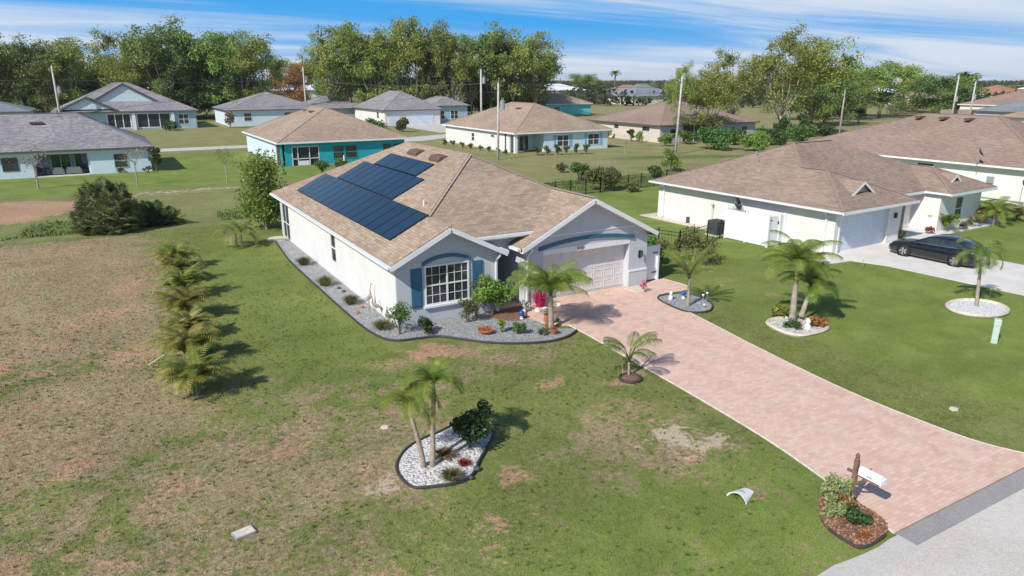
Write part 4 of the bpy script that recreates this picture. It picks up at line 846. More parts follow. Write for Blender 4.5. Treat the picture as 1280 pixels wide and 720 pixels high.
# grey blue gabled house, left
H=empty('house',(5,172,0),'grey blue house with two front gables, among the trees at left','house')
o_,z_=hip(H,-7.5,18.6,162,186,3.6,.46,MT['roof_grey'],MT['gutterdk'])
def fgable(par,cx,y,hw,zb,zp,depth,roofm,wallm,trimm,st=None):
    b=MB(); g=.5
    b.poly([(cx-hw-g,y-.3,zb-g*(zp-zb)/hw),(cx,y-.3,zp),(cx,y+depth,zp),(cx-hw-g,y+depth,zb-g*(zp-zb)/hw)][::-1]); b.poly([(cx+hw+g,y-.3,zb-g*(zp-zb)/hw),(cx,y-.3,zp),(cx,y+depth,zp),(cx+hw+g,y+depth,zb-g*(zp-zb)/hw)])
    r=b.build('gable_roof',roofm,par); q=r.modifiers.new('t','SOLIDIFY'); q.thickness=.12
    b=MB(); b.yprism([(cx-hw,zb),(cx+hw,zb),(cx,zp-.1)],y,y+.2); b.build('gable_face',wallm,r)
    b=MB(); b.bar((cx-hw-g,y-.34,zb-g*(zp-zb)/hw-.12),(cx,y-.34,zp-.12),.06,.3); b.bar((cx+hw+g,y-.34,zb-g*(zp-zb)/hw-.12),(cx,y-.34,zp-.12),.06,.3); b.build('gable_trim',trimm,r)
fgable(H,5.5,166,6.8,4.9,8.9,8,MT['roof_grey'],MT['ltblue'],MT['gutterdk']); fgable(H,-1.2,162.4,4.6,4.1,6.4,8,MT['roof_grey'],MT['ltblue'],MT['gutterdk'])
walls(H,-7,18,162.6,185,3.4,MT['bluegrey'])
for a,c in((1.8,6.0),(7.0,13.2)): window(H,fx(0,162.6),a,c,.3,3.2,3,1,.16,glass=MT['screen'])
window(H,fx(0,162.6),14.6,16.6,.8,2.9,2,2,.1,trim=MT['trim'])
for q in(6.2,13.3): b=MB(); b.box(q,q+.6,162.2,162.55,0,3.3); b.build('porch_column',MT['trim'],H)
H=empty('house',(-14,180,0),'low grey roofed house half hidden at the left edge under the trees','house')
hip(H,-30,-11,172,190,3.6,.3,MT['roof_slate'],MT['gutterdk']); walls(H,-29.5,-11.5,172.5,189.5,3.4,MT['bluegrey'])
# brown roofed house at right edge
H=empty('house',(74,40,0),'large cream house with red brown roof filling the right edge','house')
s2=.415; x0,x1,y0,y1=64.6,92.,12.,47.2
o_,z_=hip(H,x0,83.2,27.0,52.6,2.75,.39,MT['roof_brown2'],MT['trim'],vn=((72.6,43.0,6.02),(72.6,40.6,6.02),(72.6,38.2,6.02)))
b=MB(); gutter(b,(x0,27,2.75),(x0,52.6,2.75),(-1,0,0)); b.build('gutter',MT['trim'],H)
walls(H,65.1,82.7,27.5,52.1,2.56,MT['stucco_base'])
window(H,fy(65.1,0),36.6,38.2,1.6,2.4,1,1,.06)
H=empty('house',(153,61,0),'white house with plain light brown roof at the right edge, partly cut off','house')
hip(H,145.3,162,50,72.5,3.0,.3,MT['roof_tan'],MT['gutterdk']); walls(H,145.8,161.5,50.5,72,2.8,MT['stucco'])
H=empty('house',(172,73,0),'house with blue grey slate roof behind the light brown roof at the right edge','house')
hip(H,160,186,62,84,3.4,.34,MT['roof_slate'],MT['gutterdk']); walls(H,160.5,185.5,62.5,83.5,3.2,MT['greywall'])
H=empty('house',(213,96,0),'house with wide reddish brown roof beyond the slate roof','house')
hip(H,198,228,84,108,3.4,.36,MT['roof_brown2'],MT['trim']); walls(H,198.5,227.5,84.5,107.5,3.2,MT['cream'])
H=empty('house',(118,176,0),'aqua house with light brown pyramid roof beyond the white and blue house','house')
hip(H,108,124,169,184,3.1,.42,MT['roof_tan'],MT['trim']); walls(H,108.5,123.5,169.5,183.5,2.9,MT['aqua']); window(H,fx(0,169.5),111,113,.9,2.4,2,2,.1)
H=empty('house',(190,230,0),'cream house with blue grey hipped roof in front of distant trees','house')
hip(H,184,209,224,246,3.2,.42,MT['roof_slate'],MT['gutterdk']); walls(H,184.5,208.5,224.5,245.5,3.0,MT['cream']); window(H,fy(184.5,0),226,229,1,2.6,2,2,.12)
far=[(150,316,172,330,3.5,.35,'roof_brown2','cream','distant house with reddish roof left of the fan palm'),
 (206,330,238,352,4.,.30,'roof_white','stucco','distant house with white metal roof behind the blue grey roof'),
 (210,400,240,420,5.,.40,'roof_orange','cream','distant house with orange clay roof right of the fan palm'),
 (60,300,92,325,5.5,.28,'roof_white','stucco','long white metal building behind the orange leaved tree'),
 (150,262,166,276,4.,.35,'roof_white','stucco','small white building glimpsed behind the tall centre trees'),
 (300,205,330,225,4.,.3,'roof_white','stucco','distant white house seen between the big trees at right'),
 (262,190,284,206,4.,.3,'roof_slate','stucco','distant white house with slate roof right of the twin trunk tree'),
 (335,185,362,208,4.,.35,'roof_slate','cream','distant slate roofed house beyond the pasture'),
 (310,150,330,170,4.,.35,'roof_orange','cream','distant house with pale clay roof beyond the pasture'),
 (255,150,275,168,3.6,.35,'roof_brown2','cream','distant house with brown roof left of the cabbage palms'),
 (330,120,356,142,4.,.35,'roof_brown','cream','distant brown roofed house beyond the cabbage palms'),
 (300,60,330,84,4.,.35,'roof_brown2','stucco','distant brown roofed house near the right edge of the view'),
 (235,290,255,306,4.,.35,'roof_brown','stucco','distant brown roofed house left of the first pasture tree'),
 (262,330,282,345,4.,.35,'roof_orange','stucco','small distant house with clay roof before the horizon trees'),
 (420,170,470,200,5.,.3,'roof_white','stucco','long white roofed building near the horizon at right'),
 (520,330,590,380,6.,.3,'roof_white','stucco','pale warehouse on the horizon right of centre'),
 (640,250,700,290,7.,.3,'roof_tan','cream','tan building on the horizon at the right edge')]
for x0,x1_,x2,y2,e_,s_f,rm,wm,lb in far:
    H=empty('house',((x0+x2)/2,(x1_+y2)/2,0),lb,'house'); hip(H,x0,x2,x1_,y2,e_,s_f,MT[rm],MT['trim']); walls(H,x0+.6,x2-.6,x1_+.6,y2-.6,e_-.2,MT[wm])
    window(H,fx(0,x1_+.6),x0+4,x0+7,1,e_-1,2,2,.15); window(H,fy(x0+.6,0),x1_+4,x1_+6,1,e_-1,1,2,.15)
# ------------------------------------------------------------------ vegetation generators
def leafquads(P,size,r,aspect=.55,flat=.0,nrm=None):
    n=len(P); d1=r.normal(size=(n,3)); 
    if flat: d1[:,2]*=(1-flat)
    d1/=np.linalg.norm(d1,axis=1)[:,None]; d2=r.normal(size=(n,3)); d2-=(d2*d1).sum(1)[:,None]*d1; d2/=np.linalg.norm(d2,axis=1)[:,None]
    s=(size*r.uniform(.45,1.45,n))[:,None]; a=d1*s*.5; b=d2*s*.5*aspect
    return np.stack([P-a,P+b*.9-a*.1,P+a,P-b*.9-a*.1],1)
def tree_mesh(seed,h,cw,trunk_r,leaf,per,mat,bark,fork=.28,nl=6,sub=5,droop=.0,clr=1.,low=.35,name='tree',label='',cat='tree',group=None,squash=.8,fill=26,lowz=.22):
    rr=random.Random(seed); r=np.random.default_rng(seed)
    root=empty(name,(0,0,0),label,cat,group)
    tb=MB(); base=Vector((0,0,0)); top=Vector((rr.uniform(-.3,.3),rr.uniform(-.3,.3),h*fork))
    tb.tube([base-Vector((0,0,.3)),base.lerp(top,.1),base.lerp(top,.5)+Vector((rr.uniform(-.15,.15),rr.uniform(-.15,.15),0)),top],[trunk_r*1.5,trunk_r*1.08,trunk_r*.9,trunk_r*.8],9)
    C_=[]; cl=[]
    for i in range(nl):
        az=2*math.pi*(i+rr.uniform(-.3,.3))/nl; reach=cw*.5*rr.uniform(.45,.80)*(1 if i else .15); hh=h*rr.uniform(.62,.86) if i else h*.88
        start=base.lerp(top,rr.uniform(.7,1.)); end=Vector((math.cos(az)*reach,math.sin(az)*reach,hh))
        mid=start.lerp(end,.5)+Vector((math.cos(az)*reach*.12,math.sin(az)*reach*.12,h*rr.uniform(-.06,.02)))
        pts=[start,start.lerp(mid,.6)+Vector((rr.uniform(-.2,.2),rr.uniform(-.2,.2),0)),mid,mid.lerp(end,.5),end]; tb.tube(pts,[trunk_r*.55,trunk_r*.46,trunk_r*.36,trunk_r*.22,trunk_r*.08],6)
        for j in range(sub):
            t=rr.uniform(.35,1.); p=mid.lerp(end,t) if t>.3 else mid
            az2=az+rr.uniform(-1.5,1.5); l=cw*rr.uniform(.12,.28); q=p+Vector((math.cos(az2)*l,math.sin(az2)*l,h*rr.uniform(-.10,.12)))
            tb.tube([p,p.lerp(q,.5)+Vector((0,0,l*.12)),q],[trunk_r*.17,trunk_r*.1,trunk_r*.03],5); cl.append((q,cw*rr.uniform(.10,.17)*clr)); 
            if rr.random()<.6: cl.append((p.lerp(q,.45),cw*rr.uniform(.08,.13)*clr))
        cl.append((end,cw*rr.uniform(.11,.16)*clr))
        if rr.random()<low: 
            q=start.lerp(mid,.7)+Vector((rr.uniform(-1,1),rr.uniform(-1,1),-h*.05)); cl.append((q,cw*.13*clr))
    for i in range(fill):
        az=rr.uniform(0,6.283); t=rr.random(); z=h*(lowz+(.84-lowz)*t); q=cw*.46*rr.random()**.6*math.sin(math.pi*(.30+.62*t))
        cl.append((Vector((math.cos(az)*q,math.sin(az)*q,z)),cw*rr.uniform(.09,.15)*clr))
    tb.build('trunk',bark,root,smooth=True)
    for c,rad in cl:
        n=int(per*rr.uniform(.7,1.2)); g=r.normal(size=(n,3)); g/=np.linalg.norm(g,axis=1)[:,None]; rad_=rad*(r.uniform(.25,1.,n)**.55)
        # ragged outline: several lobes inside one clump
        lob=1+.28*np.sin(g[:,0]*5+seed+c.x)+.25*np.sin(g[:,1]*6+c.y)+.2*np.sin(g[:,2]*7+c.z)
        P=np.array(c)+g*(rad_*lob)[:,None]*np.array([1,1,squash]); P[:,2]-=droop*rad*r.uniform(0,1,n); C_.append(P)
    P=np.concatenate(C_); V=leafquads(P,leaf,r); bulk('crown',V,4,mat,root); return root
def frond(L,n,ll,arch,droop,r,lw=.035,vee=.5,az=0.,el=1.0,base=(0,0,0),bare=.14):
    """pinnate palm leaf: arched midrib with two rows of leaflets -> (k,3,3) triangles"""
    t=np.linspace(0,1,n); ang=el-arch*t**1.3*2.0
    dx=np.cos(ang); dz=np.sin(ang); st=L/n; x=np.concatenate([[0],np.cumsum(dx[:-1]*st)]); z=np.concatenate([[0],np.cumsum(dz[:-1]*st)])
    T=[]; 
    mid=np.stack([x,np.zeros(n),z],1); tang=np.stack([dx,np.zeros(n),dz],1); nrm=np.stack([-dz,np.zeros(n),dx],1)
    for s in(-1,1):
        k0=int(n*bare); m=mid[k0:]; tg=tang[k0:]; nr=nrm[k0:]; tt=t[k0:]; l=ll*(np.sin(np.pi*np.clip((tt-bare)/(1-bare)*.80+.16,0,1))**.6)*r.uniform(.85,1.1,len(tt))
        d=tg*.55+np.array([0,s*1.,0])*.8+nr*vee*.5; d/=np.linalg.norm(d,axis=1)[:,None]
        half=m+d*(l*.5)[:,None]; tip=m+d*(l*.92)[:,None]; tip[:,2]-=l*droop; half[:,2]-=l*droop*.25
        w=tg*lw
        T.append(np.stack([m-w*.5,m+w*.5,half+w*.5],1)); T.append(np.stack([m-w*.5,half+w*.5,half-w*.5],1)); T.append(np.stack([half-w*.5,half+w*.5,tip],1))
    wr=.018+.02*(1-t[:-1]); side=np.zeros((n-1,3)); side[:,1]=wr
    T.append(np.stack([mid[:-1]-side,mid[:-1]+side,mid[1:]+side*.8],1)); T.append(np.stack([mid[:-1]-side,mid[1:]+side*.8,mid[1:]-side*.8],1))
    T=np.concatenate(T); c,s_=math.cos(az),math.sin(az); Rz=np.array([[c,-s_,0],[s_,c,0],[0,0,1]]); return T@Rz.T+np.array(base)
def palm(name,label,loc,trunk,r0,r1,nf,L,ll,mat,barkm,seed,lean=(0,0),arch=.8,el0=.1,el1=1.3,droop=.3,group=None,cs=0.,n=26,lw=.035,cat='palm tree',vee=.5,spear=True,dry=0,curve=0.,bare=.14):
    r=np.random.default_rng(seed); rr=random.Random(seed); root=empty(name,(loc[0],loc[1],float(gz(loc[0],loc[1]))),label,cat,group)
    tb=MB(); pts=[]; k=10
    for i in range(k+1):
        t=i/k; pts.append(Vector((lean[0]*(t**(1+curve)),lean[1]*(t**(1+curve)),trunk*t-.08*(i==0))))
    rad=[r0*(1.25 if i==0 else 1)*(1+.05*(i%2))*(1-t_)+r1*t_ for i,t_ in ((j,j/k) for j in range(k+1))]
    tb.tube(pts,rad,10); tb.build('trunk',barkm,root,smooth=True,world=False)
    top=np.array([lean[0],lean[1],trunk])
    if cs: 
        tb=MB(); tb.tube([pts[-1]-Vector((0,0,.05)),pts[-1]+Vector((0,0,cs*.5)),pts[-1]+Vector((0,0,cs))],[r1*1.15,r1*1.1,r1*.5],8); tb.build('crownshaft',MT['palmgreen'],root,smooth=True,world=False); top=top+np.array([0,0,cs*.85])
    T=[];D=[]
    for i in range(nf):
        az=i*2.399+rr.uniform(-.25,.25); q=i/max(nf-1,1); el=el1*(1-q)+el0*q+rr.uniform(-.12,.12)
        f_=frond(L*rr.uniform(.82,1.1),n,ll,arch*rr.uniform(.8,1.15),droop,r,lw,vee,az,el,top+np.array([0,0,rr.uniform(-.04,.04)]),bare)
        (D if i>=nf-dry else T).append(f_)
    bulk('crown',np.concatenate(T).reshape(-1,3),3,mat,root)
    if D: tag(bulk('dead_fronds',np.concatenate(D).reshape(-1,3),3,F['arecay'],root),'dry yellowed fronds')
    return root
def shrub(name,label,loc,w,h,leaf,n,mat,seed,stems=6,group=None,cat='shrub',squat=.15,hollow=.4,stemmat=None,asp=.6,twr=.012,lobes=7):
    r=np.random.default_rng(seed); rr=random.Random(seed); root=empty(name,(loc[0],loc[1],float(gz(loc[0],loc[1]))),label,cat,group)
    w*=1.22; h*=1.15; n=int(n*1.5)
    tb=MB(); 
    cen=[]
    for i in range(lobes):
        a=i*2.4+rr.uniform(-.4,.4); q=rr.uniform(.1,.75)*w*.5; cen.append((math.cos(a)*q,math.sin(a)*q,h*(squat+rr.uniform(.2,.72)),rr.uniform(.16,.28)*(w+h)*.55))
    cen.append((0,0,h*.7,.24*(w+h)*.5))
    for i in range(stems):
        c=cen[i%len(cen)]; tb.tube([(rr.uniform(-.04,.04),rr.uniform(-.04,.04),-.05),(c[0]*.4,c[1]*.4,c[2]*.5),(c[0],c[1],c[2]*.98)],[twr*1.6,twr*1.2,twr*.5],5)
    tb.build('stem',stemmat or MT['bark'],root,world=False)
    P=[]
    for c in cen:
        m=max(6,int(n/len(cen))); g=r.normal(size=(m,3)); g/=np.linalg.norm(g,axis=1)[:,None]; q=c[3]*(r.uniform(hollow,1.05,m)); P.append(np.array(c[:3])+g*q[:,None]*np.array([1,1,.85]))
    P=np.concatenate(P); P[:,2]=np.maximum(P[:,2],.03+.02*r.random(len(P))); bulk('foliage',leafquads(P,leaf,r,asp),4,mat,root); return root
def tuft(name,label,loc,w,h,n,mat,seed,group=None,cat='ornamental grass',lw=.02,flare=1.):
    r=np.random.default_rng(seed); a=r.uniform(0,2*math.pi,n); q=r.uniform(0,1,n)**.7; L=h*r.uniform(.6,1.1,n)
    bx=np.cos(a)*w*.12*q; by=np.sin(a)*w*.12*q; mx=np.cos(a)*w*.3*q*flare; my=np.sin(a)*w*.3*q*flare; tx=np.cos(a)*w*.55*q*flare; ty=np.sin(a)*w*.55*q*flare
    px=-np.sin(a)*lw*.5; py=np.cos(a)*lw*.5; z0=np.zeros(n)
    b0=np.stack([bx-px,by-py,z0],1); b1=np.stack([bx+px,by+py,z0],1); m0=np.stack([mx-px,my-py,L*.65],1); m1=np.stack([mx+px,my+py,L*.65],1); t=np.stack([tx,ty,L*(1-.35*q)],1)
    V=np.concatenate([np.stack([b0,b1,m1],1),np.stack([b0,m1,m0],1),np.stack([m0,m1,t],1)]); o=bulk(name,V,3,mat); o.location=(loc[0],loc[1],float(gz(loc[0],loc[1]))); return tag(o,label,cat,group)
def fanpalm_bush(name,label,loc,w,h,nf,mat,seed,fr=.55):
    r=np.random.default_rng(seed); rr=random.Random(seed); root=empty(name,(loc[0],loc[1],float(gz(loc[0],loc[1]))),label,'palmetto')
    T=[];tb=MB()
    for i in range(nf):
        az=rr.uniform(0,6.283); u=rr.random(); el=math.asin(min(1,u*1.02)); d=np.array([math.cos(az)*math.cos(el)*w*.5,math.sin(az)*math.cos(el)*w*.5,math.sin(el)*h*.86+.15])*rr.uniform(.55,1.)
        o=d.copy(); dn=d/np.linalg.norm(d)+np.array([rr.uniform(-.5,.5),rr.uniform(-.5,.5),rr.uniform(-.1,.7)]); dn/=np.linalg.norm(dn); side=np.cross(dn,[0,0,1.]); side/=np.linalg.norm(side)+1e-6; upv=np.cross(side,dn)
        if i%3==0: tb.tube([(0,0,0),tuple(d*.5+np.array([0,0,.1])),tuple(d)],[.03,.02,.012],4)
        f=fr*rr.uniform(.7,1.2); k=11; tilt=rr.uniform(-.5,.6)
        for j in range(k):
            a=(j/(k-1)-.5)*4.2; v=dn*math.cos(a)+side*math.sin(a)+upv*tilt*.4; v/=np.linalg.norm(v); v2=dn*math.cos(a+.075)+side*math.sin(a+.075)+upv*tilt*.4; v3=dn*math.cos(a-.075)+side*math.sin(a-.075)+upv*tilt*.4
            tip=o+v*f+np.array([0,0,-f*.28]); T.append([o,o+v3*f*.55,tip]); T.append([o,tip,o+v2*f*.55])
    tb.build('stem',MT['bark'],root,world=False); bulk('fronds',np.array(T).reshape(-1,3),3,mat,root); return root
# ---- big trees behind the houses: prototypes are 20 m high, 13 m wide
PR=[tree_mesh(21,20,13,.34,.46,185,F['oak'],MT['bark'],.24,7,5,name='oak_tree',fill=30),
    tree_mesh(22,20,12,.34,.46,190,F['oakd'],MT['bark'],.26,7,5,name='oak_tree',fill=34,lowz=.16),
    tree_mesh(23,20,13,.32,.43,160,F['mel'],MT['barkp'],.2,7,5,name='oak_tree',clr=.95,fill=30,lowz=.2),
    tree_mesh(24,20,14,.32,.40,150,F['mel'],MT['barkp'],.2,8,5,name='oak_tree',clr=.82,low=.3,fill=16,lowz=.3),
    tree_mesh(25,20,15,.40,.50,215,F['oakd'],MT['bark'],.12,8,6,name='oak_tree',clr=1.1,low=.9,fill=40,lowz=.08)]
used=set()
def bigtree(k,px,by,ty,wpx,label,group=None,rz=None,mat=None,dz=0):
    g=at(px,by); h=hgt(g,ty); dist=math.hypot(*g); w=wpx*dist/880/math.cos(0)
    p=PR[k]
    if k in used: o=copy_tree(p)
    else: o=p; used.add(k)
    bw=[13,12,13,14,15][k]; o.location=(g[0],g[1],dz); o.scale=(w/bw,w/bw,h/20*1.02); o.rotation_euler=(0,0,rz if rz is not None else random.uniform(0,6.28)); o['label']=label; o['category']='tree'
    if group: o['group']=group
    if mat:
        for c in kids(o):
            if c.name.startswith('crown'): c.data=c.data.copy(); c.data.materials[0]=mat
    return o
gL='tall trees behind the houses at left'; gC='tall trees behind the grey garage house'; gR='pasture trees at right'
for a in (
 (1,2,150,44,70,'dark tall tree cut by the left edge of the view'),
 (0,36,147,56,60,'olive green tree second from the left edge, behind the low grey roof'),
 (1,62,150,48,48,'slim tree rising directly behind the leftmost utility pole'),
 (2,92,149,40,58,'tallest tree of the left stand, above the two gables'),
 (4,15,141,84,70,'low bushy tree at the left edge below the tall dark one'),
 (4,55,142,88,62,'low bushy tree left of the leftmost utility pole'),
 (4,104,143,82,64,'low dense tree behind the small gable of the grey blue house'),
 (4,140,146,78,60,'low green tree closing the gap before the big oaks'),
 (2,168,146,84,52,'yellowish low tree beside the big oaks'),
 (3,160,150,34,62,'open crowned tree leaning at the left end of the big oaks'),
 (2,186,150,56,54,'yellow green tree at the foot of the big oaks'),
 (1,212,151,25,66,'tallest peak of the big oaks behind the grey gabled house'),
 (1,243,150,30,64,'dark oak second peak from the left in the big group'),
 (0,275,150,34,64,'oak in the middle of the big group above the long grey house'),
 (2,306,149,31,64,'broad oak with spreading top above the long grey roof'),
 (3,333,147,42,50,'rightmost oak of the big left group with a drooping limb'),
 (4,225,147,84,84,'dense dark undertree below the big oaks, left'),
 (4,290,146,84,84,'dense dark undertree below the big oaks, right'),
 (4,205,148,105,46,'light bushy tree at the right end of the grey gabled house')): bigtree(*a,group=gL)
for a in (
 (3,416,150,38,56,'slim tree at the left end of the centre stand'),
 (0,440,150,22,68,'tall tree above the left slope of the grey garage roof'),
 (2,470,150,42,60,'lower tree between two tall ones in the centre stand'),
 (2,497,150,24,62,'yellow green tall tree over the grey garage roof ridge'),
 (2,524,150,13,66,'highest tree of the whole view, centre'),
 (1,545,150,30,54,'dark tree just right of the highest centre tree'),
 (3,568,150,38,50,'sparse pale limbed tree at the dip of the centre stand'),
 (3,590,148,40,60,'thin olive tree left of the second pole'),
 (1,614,148,33,64,'dense tree directly behind the pole beside the tan roof'),
 (0,642,148,30,66,'round topped tree in the right half of the centre stand'),
 (2,668,147,42,58,'rightmost tall tree of the centre stand'),
 (4,480,146,84,70,'dark undergrowth tree above the grey garage roof'),
 (4,540,146,82,70,'dark undergrowth tree left of the tan roof peak'),
 (4,600,145,82,70,'dark undergrowth tree behind the tan roof peak'),
 (4,655,144,78,64,'dark undergrowth tree behind the aqua house')): bigtree(*a,group=gC)
bigtree(4,424,141,84,54,'bright green low round tree left of the grey garage house',gC,mat=F['bright'])
bigtree(4,370,134,76,54,'orange leaved tree in front of the white metal building',mat=F['orange'],rz=.5)
bigtree(4,395,128,86,30,'small brownish tree right of the orange leaved tree',mat=F['mel'])
for a in (
 (3,848,178,74,34,'slim tree just left of the tilted concrete pole'),
 (2,884,179,82,62,'leafy tree over the porch of the tan house'),
 (3,912,168,58,64,'tall tree with bare trunk right of the tan house'),
 (3,972,172,30,74,'tallest tree of the pasture, left of the twin trunk'),
 (2,1012,170,38,72,'broad pasture tree with low hanging leaves'),
 (4,1030,157,84,62,'low spreading tree behind the short weathered pole'),
 (2,1060,150,86,56,'pasture tree left of the pale trunked tree'),
 (0,1098,147,72,74,'pale trunked round tree casting shade on the pasture'),
 (0,1140,140,92,36,'smaller tree beyond the pale trunked round tree'),
 (4,1180,143,92,56,'dense green tree behind the brown roof ridge'),
 (4,1216,143,126,44,'bushes behind the brown roof right of the two poles')): bigtree(*a,group=gR)
bigtree(2,985,150,74,54,'back tree filling the gap in the tall pasture pair',gR)
# smaller far trees towards the horizon (a wooded belt nobody could count)
def belt():
    r=np.random.default_rng(5); P=[];S_=[]
    for i in range(4200):
        near=i>=2600; dist=r.uniform(270,760) if near else r.uniform(330,2400); az=R(YAW)+(r.uniform(-.02,.72) if near else r.uniform(-.72,.72)); x=math.sin(az)*dist; y=math.cos(az)*dist
        hh=r.uniform(3.5,9.)*(1 if dist>500 else .72); w=r.uniform(5,14); m=int(46 if dist<900 else 24)
        g=r.normal(size=(m,3)); g/=np.linalg.norm(g,axis=1)[:,None]; p=np.array([x,y,hh*.5])+g*np.array([w*.5,w*.5,hh*.5])*r.uniform(.4,1,(m,1)); P.append(p); S_.append(np.full(m,1.5 if dist<900 else 2.6))
    P=np.concatenate(P); S_=np.concatenate(S_); o=bulk('distant_woods',leafquads(P,S_,r,.8),4,F['belt']); return tag(o,'low dark wooded belt along the whole horizon','woodland',kind='stuff')
F['belt']=foliage('far_leaves',(.035,.055,.024),(.075,.09,.035),(.12,.11,.05),.2,.01,.05)
belt()
def midtree(px,by,ty,wpx,label,k,mat):
    return bigtree(k,px,by,ty,wpx,label,'scattered trees in the middle distance',mat=mat)
for a in ((733,119,92,34,'small tree right of the distant reddish roof',4,F['oak']),(800,118,104,26,'low tree left of the slate roofed distant house',4,F['oak']),(690,120,104,22,'low tree behind the aqua house roof',4,F['oakd']),
          (1235,124,108,20,'round dark tree beyond the wide reddish roof',4,F['oakd']),(1258,122,106,22,'dark tree near the right edge on the horizon',4,F['oak']),(1165,112,99,20,'low dark tree on the horizon behind the round tree',4,F['oakd']),(850,112,98,30,'low tree on the horizon at the concrete pole',4,F['oak'])): midtree(*a)
g=at(768,119); palm('fan_palm','fan palm standing alone above the distant roofs',g,hgt(g,92),.5,.4,18,4.2,1.6,F['oakd'],MT['bark'],31,arch=.7,n=14,lw=.45)
for i,(px,ty) in enumerate(((1196,92),(1206,94))):
    g=at(px,141); palm('cabbage_palm',('taller cabbage palm behind the brown roof','shorter cabbage palm behind the brown roof')[i],g,hgt(g,ty)*.93,.28,.22,22,2.6,1.0,F['oakd'],MT['barkp'],40+i,arch=.8,n=14,lw=.3,group='cabbage palms at the two poles')
# hedge of yellowish palms along the open lot
hb=((245,492,70,'nearest palm of the hedge row on the open lot, with the longest shadow'),(238,452,58,'second nearest palm in the hedge row'),(236,424,50,'third palm from the near end of the hedge row'),(233,398,46,'fourth hedge palm, with dried pinkish fronds'),(229,372,46,'fifth palm of the hedge row from the near end'),(225,352,46,'sixth palm of the hedge row, second from the far end'),(219,336,46,'farthest palm of the hedge row by the ditch'))
def areca(name,label,loc,h,w,seed,mat,group=None,dry=3,nst=7,mat2=None):
    r=np.random.default_rng(seed); rr=random.Random(seed); root=empty(name,(loc[0],loc[1],0),label,'palm',group); T=[];D=[];tb=MB(); nst=int(nst*1.3)
    for i in range(nst):
        a=i*2.4; q=w*.10*rr.uniform(.2,1); b_=np.array([math.cos(a)*q,math.sin(a)*q,0]); hs=h*rr.uniform(.12,.38); tb.tube([tuple(b_),tuple(b_*1.5+np.array([0,0,hs]))],[.035,.025],6)
        for j in range(6):
            az=a+j*2.4+rr.uniform(-.4,.4); f_=frond(h*rr.uniform(.50,.88),17,h*.21,rr.uniform(.55,1.1),.4,r,.045,.4,az,rr.uniform(.8,1.45),b_*1.5+np.array([0,0,hs])); (D if (i*6+j)%11<dry-1 and j>3 else T).append(f_)
    tb.build('stem',MT['palmgreen'],root,world=False); bulk('crown',np.concatenate(T).reshape(-1,3),3,mat,root)
    if D: bulk('dead_fronds',np.concatenate(D).reshape(-1,3),3,F['arecay'],root)
    return root
for i,(px,py,wp,lb) in enumerate(hb):
    g=at(px,py); areca('hedge_palm',lb,g,1.72*(1.0 if i else 1.05)*(1+.1*math.sin(i*2.3)),1.8,60+i,F['areca'],'palm hedge along the open lot',dry=3 if i!=3 else 5)
palm('young_palm','small drooping palm with a dry crown beside the hedge row end',at(296,309),1.0,.06,.05,9,1.5,.5,F['areca'],MT['palmbark'],71,arch=.85,dry=4,el1=1.0)
b=palm('young_palm','thin green palm shoot beside the small dry palm',at(303,309),.9,.05,.04,6,1.3,.45,F['palm'],MT['palmbark'],72,arch=.8)
# front yard palms
palm('palm_tree','feathery palm rising from the front gravel bed beside the garage',at(689,411),1.4,.12,.09,24,2.05,.62,F['pinnate'],MT['palmbark'],81,lean=(-.02,.05),arch=.88,droop=.9,cs=.0,n=42,lw=.026,el0=.9,el1=1.55,vee=.1,dry=1,bare=.2)
palm('palm_tree','small weeping palm in a mulch ring on the left edge of the brick driveway',at(786,470),.5,.05,.04,10,1.6,.38,F['palm'],MT['palmbark'],82,lean=(.0,.02),arch=.86,droop=.8,n=40,lw=.02,el0=1.1,el1=1.55,cs=.0,vee=.2,bare=.38)
g=at(788,474)
b=MB(); b.tube([(g[0]+.36*math.cos(a*math.pi/12),g[1]+.36*math.sin(a*math.pi/12),.05) for a in range(25)],.05,6,False); tag(b.build('tree_ring',MT['edging']),'dark rubber ring round the mulch of the weeping palm','tree ring')
b=MB(); b.lathe([(.34,.0),(.33,.04),(.2,.07),(.0001,.08)],(g[0],g[1],0),20); tag(b.build('mulch',MT['mulch']),'red brown mulch inside the dark ring','mulch',kind='stuff')
tb=MB(); q=at(775,470); tb.tube([(q[0]+.1,q[1]-.05,0),(q[0]+.02,q[1],.75)],[.02,.012],5); tag(tb.build('support_stake',MT['palmbark']),'thin stake standing left of the weeping palm','stake')
palm('palm_tree','left, shorter palm with slim trunk on the white gravel island',at(530,585),1.55,.075,.05,12,1.05,.44,F['pinnate'],MT['palmbark'],83,lean=(-.26,.10),arch=1.15,droop=.45,cs=.32,n=24,lw=.03,el0=.45,el1=1.35,vee=.9,curve=.3,group='pair of slim palms on the island')
palm('palm_tree','upright palm with slim trunk on the white gravel island',at(541,584),1.95,.075,.05,12,1.05,.44,F['pinnate'],MT['palmbark'],84,lean=(.18,.2),arch=1.15,droop=.45,cs=.34,n=24,lw=.03,el0=.45,el1=1.45,vee=.9,curve=.3,group='pair of slim palms on the island')
palm('palm_tree','tall palm with a rising frond in the white stone ring on the neighbouring lawn',at(990,404),2.0,.15,.09,18,1.95,.62,F['pinnate'],MT['barkp'],85,lean=(.05,.1),arch=.82,droop=.6,cs=.5,n=36,lw=.036,el0=.6,el1=1.57,vee=.5,group='two palms in the white stone ring')
palm('palm_tree','shorter leaning palm in the white stone ring on the neighbouring lawn',at(999,403),1.25,.12,.075,14,1.55,.52,F['pinnate'],MT['barkp'],86,lean=(.5,.05),arch=.85,droop=.6,cs=.3,n=34,lw=.036,el0=.5,el1=1.45,vee=.5,group='two palms in the white stone ring')
